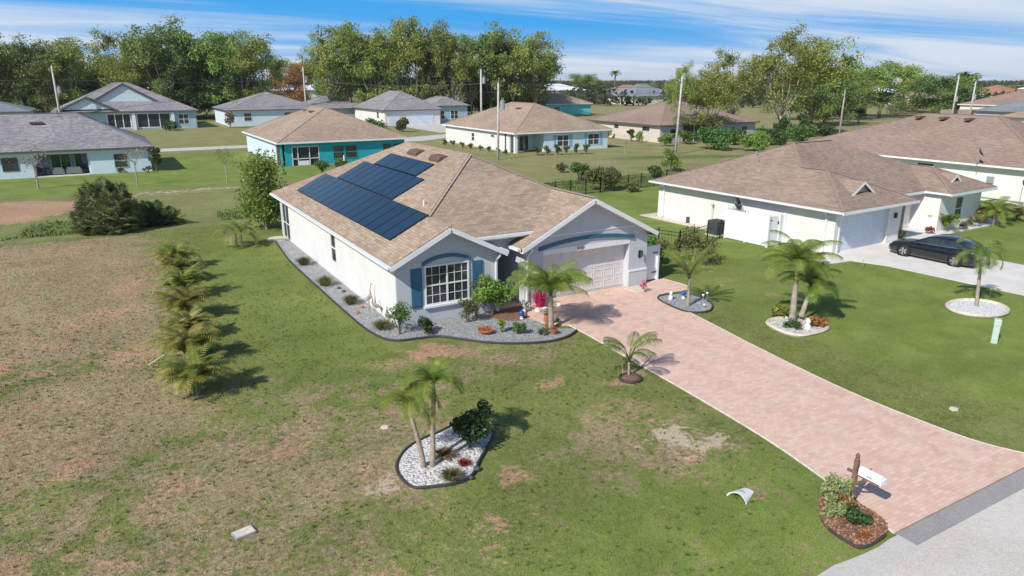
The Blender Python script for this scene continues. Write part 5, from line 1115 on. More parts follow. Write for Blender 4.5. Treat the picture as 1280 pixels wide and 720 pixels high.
palm('palm_tree','slender palm in the small grey gravel bed right of the driveway',at(860,384),1.3,.08,.06,13,1.75,.36,F['palm'],MT['palmbark'],87,lean=(.0,.05),arch=.55,droop=.6,n=38,lw=.02,el0=.85,el1=1.5,cs=.0,vee=.3,dry=0,bare=.25)
palm('palm_tree','leaning slim palm in the round white gravel ring before the black car',at(1220,385),2.3,.08,.055,14,1.4,.42,F['palm'],MT['palmbark'],88,lean=(.35,.35),arch=1.1,droop=.5,n=30,lw=.03,el0=.0,el1=1.1,cs=.2)
areca('garden_palm','low bushy palm in front of the right wing of the white house',at(1180,289),1.75,1.8,91,F['pinnate'],None,2,4)
palm('palm_tree','left of two palms in the white bed at the right wing corner',at(1241,282),.9,.08,.06,10,1.5,.5,F['pinnate'],MT['barkp'],92,lean=(-.05,0),arch=.8,droop=.4,n=28,lw=.035,group='palms in the corner bed'); palm('palm_tree','right of two palms in the white bed at the right wing corner',at(1246,281),1.1,.08,.06,10,1.5,.5,F['pinnate'],MT['barkp'],93,lean=(.3,.1),arch=.85,droop=.4,n=28,lw=.035,dry=2,group='palms in the corner bed')
areca('garden_palm','bushy yellowish palm against the big cream wall at right',at(1223,279),1.9,1.9,94,F['areca'],None,2,5)
areca('garden_palm','browning palm at the right edge against the cream wall',at(1268,276),1.5,1.7,95,F['arecay'],None,3,5)
# middle-distance plants
shrub('young_tree','light green leafy tree left of the porch corner of the tan roofed house',at(333,286),2.6,hgt(at(333,286),190),.22,8000,F['light'],101,9,None,'tree',.0,.15,MT['barkp'],.5,.05,16)
fanpalm_bush('palmetto','large round palmetto bush at the ditch',at(137,288),3.9,3.9,520,F['silver'],102,.62)
fanpalm_bush('palmetto','dark low palmetto right of the large round one',at(185,276),3.6,1.7,110,F['dark'],103,.6)
fanpalm_bush('palmetto','grey green palmetto trailing right of the dark one',at(205,276),2.6,1.2,50,F['silver'],104,.55)
def sapling(px,by,ty,w,label,seed,mat,n=260,leaf=.12,th=.035):
    g=at(px,by); h=hgt(g,ty); r=np.random.default_rng(seed); rr=random.Random(seed); root=empty('sapling',(g[0],g[1],float(gz(*g))),label,'young tree'); tb=MB()
    tb.tube([(0,0,-.05),(.03,.02,h*.4),(0,.03,h*.62)],[th*1.3,th,th*.8],6); P=[]
    for i in range(9):
        a=i*2.4; z0=h*rr.uniform(.4,.62); e=np.array([math.cos(a)*w*rr.uniform(.2,.5),math.sin(a)*w*rr.uniform(.2,.5),h*rr.uniform(.6,1.)]); tb.tube([(0,.02,z0),tuple((e+np.array([0,0,z0]))*.5),tuple(e)],[th*.45,th*.3,th*.1],4)
        m=n//9; P.append(e+r.normal(size=(m,3))*w*.13)
    tb.build('trunk',MT['barkp'],root,world=False); bulk('crown',leafquads(np.concatenate(P),leaf,r),4,mat,root); return root
sapling(48,236,188,2.6,'thin leafless young tree before the patio of the pale blue house',111,F['dry'],500,.13,.07)
sapling(172,232,183,2.4,'thin sparse young tree left of the shaded side of the pale blue house',112,F['dry'],420,.12,.06)
sapling(284,229,190,1.8,'small sparse young tree in the middle of the back lawn',113,F['olive'],380,.14,.05)
sapling(781,193,172,2.2,'thin bare young tree on the grass before the tan house',114,F['dry'],200,.12,.05)
def bush(px,py,wp,hp,label,mat,seed,n=900,leaf=.2,name='shrub',lobes=7,group=None):
    g=at(px,py); d_=math.hypot(*g)/880; return shrub(name,label,g,wp*d_,hp*d_,leaf,n,mat,seed,5,group,lobes=lobes,stemmat=MT['bark'],twr=.03)
bush(725,223,22,20,'dark green bush left of the black fence end',F['shrub'],121,1500,.25)
bush(753,238,36,26,'wide olive bush in front of the black boundary fence',F['olive'],122,2400,.22,lobes=10)
bush(820,220,26,16,'green bush on the boundary behind the white house roof',F['shrub'],123,1200,.25)
bush(838,213,20,24,'light leafy bush left of the tilted concrete pole',F['light'],124,900,.22)
bush(894,187,46,20,'dark clipped hedge bush before the tan house porch',F['shrub'],125,2600,.35,lobes=12)
bush(945,189,40,20,'yellow green bush right of the clipped hedge bush',F['light'],126,2400,.3,lobes=10)
bush(978,174,18,22,'dark small bush at the foot of the tallest pasture tree',F['dark'],127,900,.35)
bush(1004,172,16,24,'dark bush under the broad pasture tree',F['dark'],128,900,.35)
bush(1073,154,16,16,'dark bush under the pasture trees left of the pale trunk',F['dark'],129,700,.4)
bush(1142,141,26,12,'olive bush at the far side of the pasture',F['olive'],130,1000,.5)
bush(962,181,38,14,'wide dark bush band under the tallest pasture tree',F['dark'],330,1800,.35,lobes=12)
bush(1000,177,34,15,'wide bush in the shade right of the tallest pasture tree',F['shrub'],331,1500,.35,lobes=10)
bush(1030,171,26,12,'low bush in shade behind the short weathered pole',F['dark'],332,1000,.4,lobes=8)
bush(918,181,22,15,'dark bush between the clipped hedge and the yellow green bush',F['dark'],333,1000,.3)
bush(1125,142,30,10,'low brown green scrub at the pasture edge',F['olive'],334,900,.5,lobes=10)
bush(702,216,14,10,'small weedy bush on the rough grass left of the boundary',F['olive'],335,400,.2)
bush(790,240,16,9,'low weeds along the black boundary fence',F['olive'],336,500,.18)
bush(832,183,14,14,'yellow green bush at the corner of the tan house',F['light'],131,700,.3)
bush(857,180,18,12,'low garden bush along the tan house porch',F['shrub'],132,700,.3)
bush(389,157,14,16,'dark red bush beside the grey garage house',F['mel'],133,600,.5); bush(504,165,12,14,'yellow green bush at the garage drive',F['olive'],134,600,.5); bush(545,148,10,14,'small dark tree shaped bush at the grey porch',F['dark'],135,500,.4)
bush(467,162,30,9,'low green shrubs by the white garage house wall',F['shrub'],136,900,.4)
bush(304,155,14,22,'green young tree at the corner of the long grey house',F['light'],137,700,.5); bush(288,160,12,16,'pale bush before the long grey house wall',F['dry'],138,400,.4)
bush(403,216,16,13,'round shrub at the teal wall, left of two',F['shrub'],139,700,.18); bush(427,209,15,10,'round shrub at the teal wall, right of two',F['shrub'],140,700,.18)
bush(213,163,20,8,'low round shrub by the grey blue house porch',F['dark'],141,600,.4)
bush(26,222,12,8,'small shrub under the left window of the pale blue house',F['shrub'],142,400,.16)
bush(118,216,12,7,'small shrub at the right end of the furnished patio',F['shrub'],143,350,.16); bush(150,216,8,5,'tiny shrub between patio and right window',F['olive'],144,250,.14); bush(196,214,10,24,'dark shrub at the shaded corner of the pale blue house',F['dark'],145,800,.2)
bush(185,216,9,6,'tiny shrub near the corner of the pale blue house',F['olive'],146,250,.14)
bush(862,360-8,22,62,'thin leafy young shrub behind the slender palm at the fence',F['shrub'],147,900,.16) if 0 else None
for i,px in enumerate((556,566,578,588,600,611,622,632)): bush(px,181.5+(px-556)*.155,6,6,('small round shrub in the row at the white side wall, nearest the back','second shrub of the row at the white side wall','third shrub of the row at the white side wall','fourth shrub of the row at the white side wall','fifth shrub of the row at the white side wall','sixth shrub of the row at the white side wall','seventh shrub of the row at the white side wall','last shrub of the row at the white wall, by the pole')[i],F['shrub'],150+i,220,.18,group='row of small shrubs at the white side wall',lobes=4)
for i,px in enumerate((672,684,697,708,720,732)): bush(px,194.5-i*.4,9,11,('leftmost garden plant under the blue windows','garden plant left of the first blue window','garden plant between the two blue windows','bushy garden plant under the second blue window','dark garden plant right of the second blue window','last garden plant at the corner of the blue wall')[i],F[('olive','shrub','dark','olive','dark','shrub')[i]],160+i,300,.18,group='garden plants under the blue windows',lobes=5)
for i,(px,py) in enumerate(((760,173),(789,177),(799,178))): bush(px,py,9,12,('banana like plant at the tan side wall, leftmost','dark upright shrub in the middle of the tan side wall','light shrub right of the middle of the tan side wall')[i],F[('light','dark','light')[i]],170+i,260,.3,group='plants at the tan side wall',lobes=4)
# shrubs behind the fence beside the garage
g=(24.9,28.3); shrub('shrub','tall leafy shrub behind the white fence right of the garage',g,1.5,1.75,.13,1500,F['shrub'],181,6)
g=(24.3,27.0); shrub('shrub','narrow green shrub close to the white fence',g,.9,1.7,.12,700,F['olive'],182,5)
g=(27.4,27.6); shrub('shrub','bushy grey green shrub beyond the slender palm',g,2.0,1.5,.13,1500,F['olive'],183,6)
g=at(762,262); bush(766,262,2,2,'tiny weed on the back lawn',F['shrub'],184,60,.1)
# ------------------------------------------------------------------ garden beds
def bed(name,pts,z,mat,label,k=5,kind='stuff'):
    L=smooth_loop(pts,k); b=MB(); b.prism(L,-.04,z); o=b.build(name,mat); tag(o,label,'gravel' if 'gravel' in name else 'mulch',kind=kind); return L
def edging(name,L,label,mat,r=.04,z=.05,closed=True,cat='edging'):
    b=MB(); P=[(x,y,z) for x,y in L]; b.tube(P+([P[0]] if closed else []),r,6,not closed); return tag(b.build(name,mat),label,cat)
outer=[(8.62,44.9),(8.35,41.5),(8.16,38.4),(8.14,32.7),(8.16,27.9),(8.30,25.4),(8.75,24.3),(9.7,24.05),(10.45,23.85),(11.05,23.15),(11.8,22.3),(12.8,21.62),(13.9,21.25),(14.8,21.35),(15.5,21.75)]
ol=smooth_line(outer,5)
b=MB(); b.prism(ol+[(15.5,22.0),(14.6,22.5),(14.75,23.3),(14.45,24.4),(15.35,25.6),(13.9,25.6),(9.41,25.6),(9.41,44.9)],-.04,.05); tag(b.build('gravel_bed',MT['gravel']),'grey gravel in the curved bed round the front and side of the house','gravel',kind='stuff')
edging('bed_edging',ol,'dark curved edging of the long front gravel bed',MT['edging'],.045,.06,False)
sheet('entry_walk',[(14.5,23.75),(14.85,23.15),(15.62,22.4),(15.6,25.6),(15.36,25.6),(14.55,24.5)],.046,MT['pavers'],'pink paver walk from the driveway to the entry recess')
b=MB(); b.prism([(14.05,25.7),(15.34,25.7),(15.34,28.3),(14.05,28.3)],-.04,.045); b.build('entry_floor',MT['pavers']); bpy.data.objects['entry_floor']['kind']='structure'
b=MB(); b.prism(smooth_loop([(13.3,25.2),(14.3,25.5),(15.2,25.5),(14.9,24.6),(14.3,23.9),(13.5,24.3)],4),.0,.062); tag(b.build('mulch_patch',MT['mulch']),'dark mulch before the entry recess','mulch',kind='stuff')
isl=[at(*p) for p in((497,592),(499,575),(512,560),(530,550),(547,543),(575,531),(600,532),(616,540),(614,552),(600,576),(590,596),(570,606),(545,610),(515,611))]
IL=bed('white_gravel_island',isl,.05,MT['whitegravel'],'white gravel island with two slim palms on the front lawn')
edging('island_edging',IL,'dark rubber edging round the white gravel island',MT['edging'],.04,.06)
rgp=[at(*p) for p in((822,374),(840,369),(858,369),(878,374),(890,382),(886,390),(868,392),(848,388))]
RL=bed('grey_gravel_bed',rgp,.055,MT['gravel'],'small teardrop bed of grey gravel right of the driveway'); edging('bed_edging',RL,'dark edging of the small teardrop gravel bed',MT['edging'],.04,.065)
rb=[(33.0+1.62*math.cos(a*math.pi/12)*.98-.55,15.35+1.25*math.sin(a*math.pi/12)) for a in range(24)]
bx,by=at(1221,387); rb=[(bx+1.38*math.cos(a*math.pi/12),by+1.05*math.sin(a*math.pi/12)) for a in range(24)]
b=MB(); b.prism(rb,-.04,.09); tag(b.build('white_gravel_bed',MT['whitestone']),'round bed of bright white gravel round the leaning palm','gravel',kind='stuff')
b=MB(); b.tube([(x,y,.09) for x,y in rb]+[(*rb[0],.09)],.085,8,False); tag(b.build('concrete_ring',MT['stonepale']),'round pale concrete ring round the bright white gravel','edging')
nbp=[at(*p) for p in((959,405),(972,400),(990,399),(1012,402),(1030,406),(1033,413),(1015,419),(995,421),(972,414))]
NL=bed('white_gravel_bed',nbp,.06,MT['whitegravel'],'white gravel inside the low stone ring on the neighbouring lawn')
rs=random.Random(9)
edging('stone_edging',NL,'pale stone kerb round the two palms on the neighbouring lawn',MT['stonepale'],.085,.07)
shrub('flower_clump','yellow green leafy clump left of the palm in the stone ring',at(974,399),.75,.6,.11,420,F['yellow'],201,4)
shrub('flower_clump','low dark green groundcover at the foot of the two palms',at(993,411),.85,.22,.08,500,F['dark'],202,3)
shrub('flower_clump','orange red bromeliads at the right end of the stone ring',at(1020,409),.85,.35,.13,420,F['red'],203,3)
b=MB(); p=at(1009,412); b.lathe([(.12,0),(.14,.1),(.07,.2),(.11,.3),(.05,.42),(.001,.45)],(p[0],p[1],.05),10); tag(b.build('garden_statue',MT['white'],loc=(p[0],p[1],.05)),'small white ornament between groundcover and red bromeliads','garden ornament')
mul=[at(*p) for p in((1026,627),(1024,645),(1036,664),(1056,678),(1078,687),(1106,671),(1108,657),(1092,642),(1078,634),(1062,622),(1044,618))]
ML=bed('mulch_bed',mul,.06,MT['mulch'],'red brown mulch and leaf litter round the mailbox post'); edging('bed_edging',ML[10:26],'dark curved edging along the mailbox mulch bed',MT['edging'],.035,.06,False)
# leaf litter on the mulch
r_=np.random.default_rng(44); n=1400; P=np.stack([r_.uniform(12.8,14.6,n),r_.uniform(7.3,9.2,n),np.full(n,.075)],1)
def inside(P,L):
    x,y=P[:,0],P[:,1]; c=np.zeros(len(P),bool); j=len(L)-1
    for i in range(len(L)):
        xi,yi=L[i];xj,yj=L[j]; t=((yi>y)!=(yj>y))&(x<(xj-xi)*(y-yi)/(yj-yi+1e-9)+xi); c^=t; j=i
    return c
P=P[inside(P,ML)]; litter=M('leaf_litter',(.40,.22,.13),.9,.5,30); tag(bulk('leaf_litter',leafquads(P,.075,r_,.6)*np.array([1,1,1]),4,litter),'reddish dead leaves scattered on the mailbox bed','leaf litter',kind='stuff')
# mailbox
mp=at(1063,631); MBX=empty('mailbox',(mp[0],mp[1],0),'white mailbox on a carved wooden post beside the brick driveway','mailbox')
def mb(m,name,mat,par=MBX,**k): return m.build(name,mat,par,world=False,**k)
ORG[MBX.name]=Vector((0,0,0))
b=MB(); b.box(-.048,.048,-.048,.048,-.1,1.2); b.lathe([(.055,1.2),(.06,1.23),(.03,1.25),(.055,1.29),(.045,1.34),(.012,1.38)],(0,0,0),10); mb(b,'post',MT['wood'])
b=MB(); b.bar((0,.20,.86),(0,-.60,.86),.06,.06); b.bar((0,-.04,.62),(0,-.32,.84),.045,.045); mb(b,'support_arm',MT['wood'])
b=MB(); pts=[]; 
for i in range(9):
    a=math.pi*i/8; pts.append((.09*math.cos(a),.12+.085*math.sin(a)))
pts=[(.09,0)]+pts+[(-.09,0)]; n=len(pts); vs=[(x,-.66,z+.9) for x,z in pts]+[(x,-.12,z+.9) for x,z in pts]
b.add(vs,[tuple(range(n-1,-1,-1)),tuple(range(n,2*n))]+[(i,(i+1)%n,n+(i+1)%n,n+i) for i in range(n)]); bo=mb(b,'box',MT['white'])
b=MB(); b.box(-.096,.096,-.685,-.66,.895,1.03); b.box(-.02,.02,-.70,-.685,.99,1.02); mb(b,'door',MT['trim'],bo)
b=MB(); b.box(.092,.10,-.32,-.27,.96,1.10); mb(b,'flag',MT['redlens'],bo)
tx=text('4107',.07,MT['darkgrey'],'box_number',bo,(-.0935,-.4,.97),(R(90),0,R(-90)),.003)
shrub('shrub','variegated pale leafed shrub left of the mailbox post',at(1044,632),.62,.62,.09,620,F['var'],211,5)
shrub('shrub','pale variegated plant low in front of the mailbox post',at(1040,648),.6,.35,.08,420,F['var'],212,4)
shrub('shrub','dark green fine leafed clump in the middle of the mailbox bed',at(1072,656),.7,.32,.07,700,F['dark'],213,4)
shrub('shrub','orange leafed croton against the mailbox post',at(1054,639),.36,.36,.08,220,F['red'],214,4)
shrub('flower_clump','small orange clump at the near tip of the mailbox bed',at(1078,674),.3,.16,.06,160,F['red'],215,3)
# bed plants along the house
def sb(px,py,w,h,label,mat,seed,leaf=.09,n=500,name='shrub',lobes=6,stems=5,squat=.15):
    return shrub(name,label,at(px,py),w,h,leaf,n,mat,seed,stems,lobes=lobes,squat=squat)
sb(500,419,.95,1.15,'leafy hibiscus shrub at the house corner by the dark edging',F['shrub'],221,.10,560,squat=.25,stems=8)
sb(534,417,.75,.62,'compact dark green shrub below the big front window',F['dark'],222,.10,620)
sb(585,404,.62,1.05,'upright olive green shrub under the right shutter',F['olive'],223,.09,620,squat=.12)
sb(596,397,.5,1.35,'wispy tall shrub directly under the right shutter',F['olive'],230,.08,260,squat=.3)
sb(616,396,1.45,1.35,'large yellow green croton bush in front of the right shutter',F['light'],224,.12,2600,lobes=10,squat=.28)
sb(627,417,.42,.5,'small yellow leafed plant in the front gravel',F['yellow'],225,.08,300)
sb(648,419,.58,.45,'small round green bush in the front gravel',F['shrub'],226,.07,620)
sb(679,419,.5,.3,'sprawling yellow green plant at the palm trunk',F['olive'],227,.08,220)
tuft('succulent','thin grey green plant at the garage side of the palm',at(697,404),.3,.3,60,F['olive'],228,lw=.03)
for i,(px,py,w,h,lb) in enumerate(((380,332,1.0,.55,'farthest of three grass tufts along the side wall gravel'),(407,358,1.0,.6,'middle of three grass tufts along the side wall gravel'),(439,381,.9,.5,'nearest of three grass tufts along the side wall gravel'),(478,412,.95,.45,'brownish grass tuft at the house corner'))): tuft('grass_tuft',lb,at(px,py),w*1.2,h,420,F['tuft'],240+i,lw=.025)
tuft('grass_tuft','spiky green grass clump at the near rim of the white island',at(564,601),.75,.36,380,F['tuft'],246,lw=.02)
tuft('grass_tuft','brown dry grass clump in the middle of the white island',at(556,573),.8,.28,340,F['arecay'],247,lw=.02); tuft('grass_tuft','small reddish clump at the right rim of the white island',at(580,583),.5,.22,220,F['red'],248,lw=.02)
sb(588,561,.9,.95,'dark dense shrub at the back of the white gravel island',F['dark'],249,.12,1500,lobes=10)
sb(598,545,.7,.8,'thin leaved second shrub behind the dark island shrub',F['dark'],250,.10,420,lobes=7,squat=.3)
for i,(px,py,s_q) in enumerate(((596,589,.09),(589,600,.06),(541,592,.05),(536,594,.05))):
    b=MB(); p=at(px,py); b.lathe([(s_q,0),(s_q*1.1,s_q*.5),(s_q*.6,s_q),(.001,s_q*1.1)],(p[0],p[1],.05),8); tag(b.build('garden_rock',MT['darkgrey'] if i<2 else MT['stonepale'],loc=(p[0],p[1],.05)),('dark rock on the right rim of the white island','smaller dark rock on the right rim of the white island','pale pebble right of the palm trunks on the island','pale pebble between the palm trunks on the island')[i],'rock')
def pot(px,py,rad,h,label,mat=MT['terracotta'],name='flower_pot',plant=None,seed=0):
    p=at(px,py); o=empty(name,(p[0],p[1],.05),label,'flower pot'); ORG[o.name]=Vector((0,0,0)); b=MB(); b.lathe([(rad*.6,0),(rad,h*.85),(rad*1.08,h*.85),(rad*1.08,h),(rad*.9,h),(rad*.85,h*.8),(.001,h*.78)],(0,0,0),14); b.build('pot',mat,o,world=False)
    if plant: 
        r=np.random.default_rng(seed); g=r.normal(size=(plant[1],3))*np.array([rad*.6,rad*.6,plant[2]*.3])+np.array([0,0,h+plant[2]*.4]); g[:,2]=np.maximum(g[:,2],h*.8); bulk('plant',leafquads(g,plant[3],r,.4),4,plant[0],o)
    return o
pot(607,418,.30,.16,'wide terracotta bowl with red plants in the front gravel',name='plant_bowl',plant=(F['red'],120,.2,.09),seed=1)
pot(692,419,.15,.2,'orange pot at the foot of the front palm',plant=(F['red'],60,.15,.07),seed=2)
pot(684,407,.13,.42,'tall terracotta pot with green plant beside the front palm',plant=(F['olive'],80,.25,.08),seed=3)
pot(804,366,.10,.16,'small pot with red cordyline on the pale pad right of the garage door',mat=MT['stonepale'],plant=(F['pink'],70,.42,.14),seed=4)
b=MB(); b.obox((21.35,25.0,.055),(.95,.9,.03),.1); tag(b.build('stone_pad',MT['stonepale'],loc=(21.35,25,.04)),'pale square pad at the right foot of the garage wall','stone pad')
def ball(px,py,label,z=.05,r=.13):
    p=at(px,py); o=empty('gazing_ball',(p[0],p[1],z),label,'garden ornament'); ORG[o.name]=Vector((0,0,0)); b=MB(); b.lathe([(.10,0),(.05,.05),(.07,.12)],(0,0,0),10); b.build('stand',MT['white'],o,world=False); b=MB(); b.lathe([(.001+r*math.sin(math.pi*k/10),.12+r-r*math.cos(math.pi*k/10)) for k in range(11)],(0,0,0),16); b.build('ball',MT['bluecer'],o,smooth=True,world=False)
ball(652,400,'blue ceramic ball in the mulch before the entry'); ball(854,374,'blue ceramic ball left of the slender palm',r=.11)
def figure(px,py,h,label,mat=MT['white'],seed=0):     # small seated garden statue: body, head, ears
    p=at(px,py); o=empty('garden_statue',(p[0],p[1],.05),label,'garden ornament'); ORG[o.name]=Vector((0,0,0)); b=MB()
    b.lathe([(h*.22,0),(h*.26,h*.12),(h*.20,h*.4),(h*.12,h*.58),(h*.10,h*.62)],(0,0,0),12); b.build('body',mat,o,smooth=True,world=False)
    b=MB(); b.lathe([(.001+h*.17*math.sin(math.pi*k/8),h*.60+h*.17-h*.17*math.cos(math.pi*k/8)) for k in range(9)],(0,-h*.03,0),12); b.tube([(-h*.09,0,h*.85),(-h*.12,0,h*1.02)],[h*.05,h*.015],6); b.tube([(h*.09,0,h*.85),(h*.12,0,h*1.02)],[h*.05,h*.015],6); b.build('head',mat,o,smooth=True,world=False)
figure(838,376,.42,'white garden statue at the left tip of the teardrop gravel bed'); figure(655,392,.38,'white garden statue at the entry corner'); figure(661,387,.28,'smaller white garden statue by the downspout')
tuft('cordyline','bright pink cordyline against the garage corner',(15.85,25.1),1.0,1.0,110,F['pink'],260,cat='plant',lw=.055,flare=1.2)
for i,lb in enumerate(('white stone nearest the downspout left of the pink cordyline','white stone directly before the pink cordyline','pale rough stone right of the pink cordyline','white stone farthest right of the pink cordyline by the garage door')):
    x=15.45+i*.42; y=24.6+i*.08; b=MB(); s_q=(.13,.10,.12,.09)[i]; b.lathe([(s_q,0),(s_q*1.15,s_q*.5),(s_q*.7,s_q),(.001,s_q*1.1)],(x,y,.03),8); tag(b.build('white_stone',MT['stonepale' if i==2 else 'white'],loc=(x,y,.03)),lb,'rock')
def stake(px,py,h,label,name='solar_light'):
    p=at(px,py); o=empty(name,(p[0],p[1],.0),label,'garden light'); ORG[o.name]=Vector((0,0,0)); b=MB(); b.tube([(0,0,0),(0,0,h)],.012,6); b.build('stake',MT['galv'],o,world=False); b=MB(); b.lathe([(.02,h-.02),(.05,h+.02),(.05,h+.07),(.001,h+.09)],(0,0,0),10); b.build('lamp',MT['white'],o,world=False)
stake(878,381,.42,'left white solar light on the teardrop bed'); stake(883,380,.48,'right white solar light on the teardrop bed'); stake(880,386,.16,'short solar light at the tip of the teardrop bed')
stake(1078,334,.45,'dark path light at the corner of the pale driveway','path_light'); stake(1237,372,.4,'dark path light on the pale driveway edge before the round white bed','path_light')
# metal crane sculptures by the side wall
def crane(px,py,h,label,az):
    p=at(px,py); o=empty('crane_sculpture',(p[0],p[1],.05),label,'garden sculpture','crane sculptures at the side wall',rz=az); ORG[o.name]=Vector((0,0,0)); b=MB(); b.tube([(-.04,0,0),(-.03,0,h*.4)],.012,5); b.tube([(.04,0,0),(.03,0,h*.4)],.012,5); b.build('leg',MT['barkp'],o,world=False)
    b=MB(); b.tube([(-.22,0,h*.42),(-.1,0,h*.48),(.05,0,h*.52),(.14,0,h*.60)],[.02,.085,.09,.04],8); b.tube([(.14,0,h*.58),(.10,0,h*.75),(.15,0,h*.90),(.17,0,h*.97)],[.035,.022,.018,.022],6); b.tube([(.17,0,h*.97),(.32,0,h*.93)],[.022,.005],5); b.build('body',MT['barkp'],o,smooth=True,world=False)
crane(462,391,1.25,'tall metal crane sculpture against the white side wall',.5); crane(470,397,1.0,'shorter metal crane sculpture near the house corner',2.4); crane(484,403,.6,'low metal bird sculpture nearest the house corner',1.2)
for i,(px,py) in enumerate(((424,362),(430,366),(453,386),(447,393))):
    p=at(px,py); b=MB(); s_q=.09; b.lathe([(s_q,0),(s_q*1.2,s_q*.6),(s_q*.5,s_q*1.2),(.001,s_q*1.3)],(p[0],p[1],.05),7); tag(b.build('garden_rock',MT['terracotta'] if i>1 else MT['darkgrey'],loc=(p[0],p[1],.05)),('dark stone in the side gravel, left of two','dark stone in the side gravel, right of two','reddish stone by the nearest side tuft','reddish stone by the dark edging near the side tuft')[i],'rock')
b=MB(); b.prism(smooth_loop([(8.35,44.6),(8.9,44.2),(9.4,44.4),(9.4,45.2),(8.9,45.6),(8.3,45.3)],4),0,.11); tag(b.build('step_stone',MT['stonepale'],loc=(8.8,44.8,0)),'pale flat stone at the back corner of the side wall','step stone')
# lawn items
p=at(305,667); o=empty('utility_cover',(p[0],p[1],0),'square pale grey utility cover set in the dry front lawn','utility cover',rz=.2); ORG[o.name]=Vector((0,0,0))
b=MB(); b.box(-.23,.23,-.16,.16,-.05,.05); b.build('frame',MT['galv'],o,world=False,bevel=.01); b=MB(); b.box(-.20,.20,-.13,.13,.05,.058); b.box(-.03,.03,-.012,.012,.058,.066); b.build('lid',MT['stonepale'],o,world=False)
# mitred concrete pipe end
p=at(929,619); o=empty('pipe_end',(p[0],p[1],0),'pale concrete culvert end sloping into the lawn before the driveway','culvert end',rz=-1.35); ORG[o.name]=Vector((0,0,0))
b=MB(); n=10; vs=[];fs=[]
for i in range(n+1):
    a=math.pi*i/n; x=math.cos(a); z=math.sin(a)
    vs+= [(x*.27,-.26-.05*abs(x),z*.19-.01),(x*.13,.27,.02+z*.04),(x*.235,-.25-.05*abs(x),z*.155-.01),(x*.10,.24,-.01)]
for i in range(n): 
    q=4*i; fs+= [(q,q+4,q+5,q+1),(q+2,q+3,q+7,q+6),(q,q+2,q+6,q+4)]
b.add(vs,fs); b.build('hood',MT['white'],o,world=False,smooth=False); b=MB(); b.lathe([(.001,0),(.16,0)],(0,0,0),12); q=b.build('opening',MT['black'],o,world=False); q.location=(0,-.1,.0); q.rotation_euler=(R(80),0,0)
p=at(1192,512); b=MB(); b.lathe([(.13,0),(.12,.05),(.001,.07)],(p[0],p[1],0),9); tag(b.build('valve_cover',MT['stonepale'],loc=(p[0],p[1],0)),'small pale round cap in the lawn right of the brick driveway','utility cap')
p=at(481,534); b=MB(); b.lathe([(.13,0),(.10,.03),(.001,.04)],(p[0],p[1],0),9); tag(b.build('valve_cover',MT['stonepale'],loc=(p[0],p[1],0)),'small flat tan stone in the lawn left of the white island','stone')
b=MB(); p=at(191,459); b.obox((p[0]+.3,p[1]+.6,.06),(.8,.12,.04),.15); 
# pedestal
p=at(1242,428); o=empty('utility_pedestal',(p[0],p[1],0),'pale green telephone pedestal beside the round white bed','utility pedestal',rz=.5); ORG[o.name]=Vector((0,0,0))
b=MB(); b.box(-.14,.14,-.11,.11,-.05,.90); b.build('body',MT['pedestal'],o,world=False,bevel=.02); b=MB(); b.box(-.155,.155,-.125,.125,.70,.95); b.build('cap',MT['pedestal'],o,world=False,bevel=.03); b=MB(); b.box(-.01,.01,-.128,-.126,.2,.66); b.box(.05,.09,-.13,-.126,.78,.84); b.build('latch',MT['darkgrey'],o,world=False)
# neighbour front planting
def nb_s(x,y,w,h,label,mat,seed,**k): return shrub('shrub',label,nw(x,y),w,h,k.get('leaf',.09),k.get('n',450),mat,seed,4)
L_=[nw(*p) for p in((6.4,-.2),(11.0,-.7),(16.9,-.8),(19.2,-.4),(19.4,1.4),(16.6,1.5),(16.4,.1),(11.3,.1),(11.1,1.8),(9.5,1.8),(9.5,.5),(6.4,.5))]
b=MB(); b.prism(L_,-.04,.06); tag(b.build('white_gravel_bed',MT['whitestone']),'white gravel along the front of the white house behind the car','gravel',kind='stuff')
nb_s(7.0,.6,.9,.75,'spiky green shrub under the window beside the garage',F['light'],301); nb_s(6.6,-.1,.55,.5,'small dark purple bush at the garage door pier',F['dark'],302); nb_s(10.0,.0,.6,.45,'orange brown clump before the lit entry wall',F['red'],303); nb_s(13.4,-.5,.5,.5,'brown clump under the tall window of the right wing',F['arecay'],304); nb_s(15.0,-.4,.8,.55,'low green bush near the right wing corner',F['olive'],305); nb_s(16.4,-.2,.9,.7,'orange red bush at the right wing corner',F['red'],306); nb_s(15.9,1.6,1.0,1.3,'dark shrub beside the right wing corner',F['shrub'],307)
b=MB(); b.prism([nw(*p) for p in ((27.2,-4),(27.9,-4.5),(29.1,19),(28.2,19))],-.04,.05); tag(b.build('white_gravel_strip',MT['whitestone']),'pale gravel strip along the big cream wall','gravel',kind='stuff')
dish((64.0,32.5,2.75),R(30),'dark satellite dish on the gutter of the big cream house',.9,.4); dish((61.6,27.6,0),R(60),'satellite dish on a mast near the right edge before the cream wall',1.7,.38)
b=MB(); b.box(64.85,65.08,31.4,31.9,1.3,1.8); tag(b.build('meter_box',MT['galv']),'small grey meter box on the cream wall','meter box')
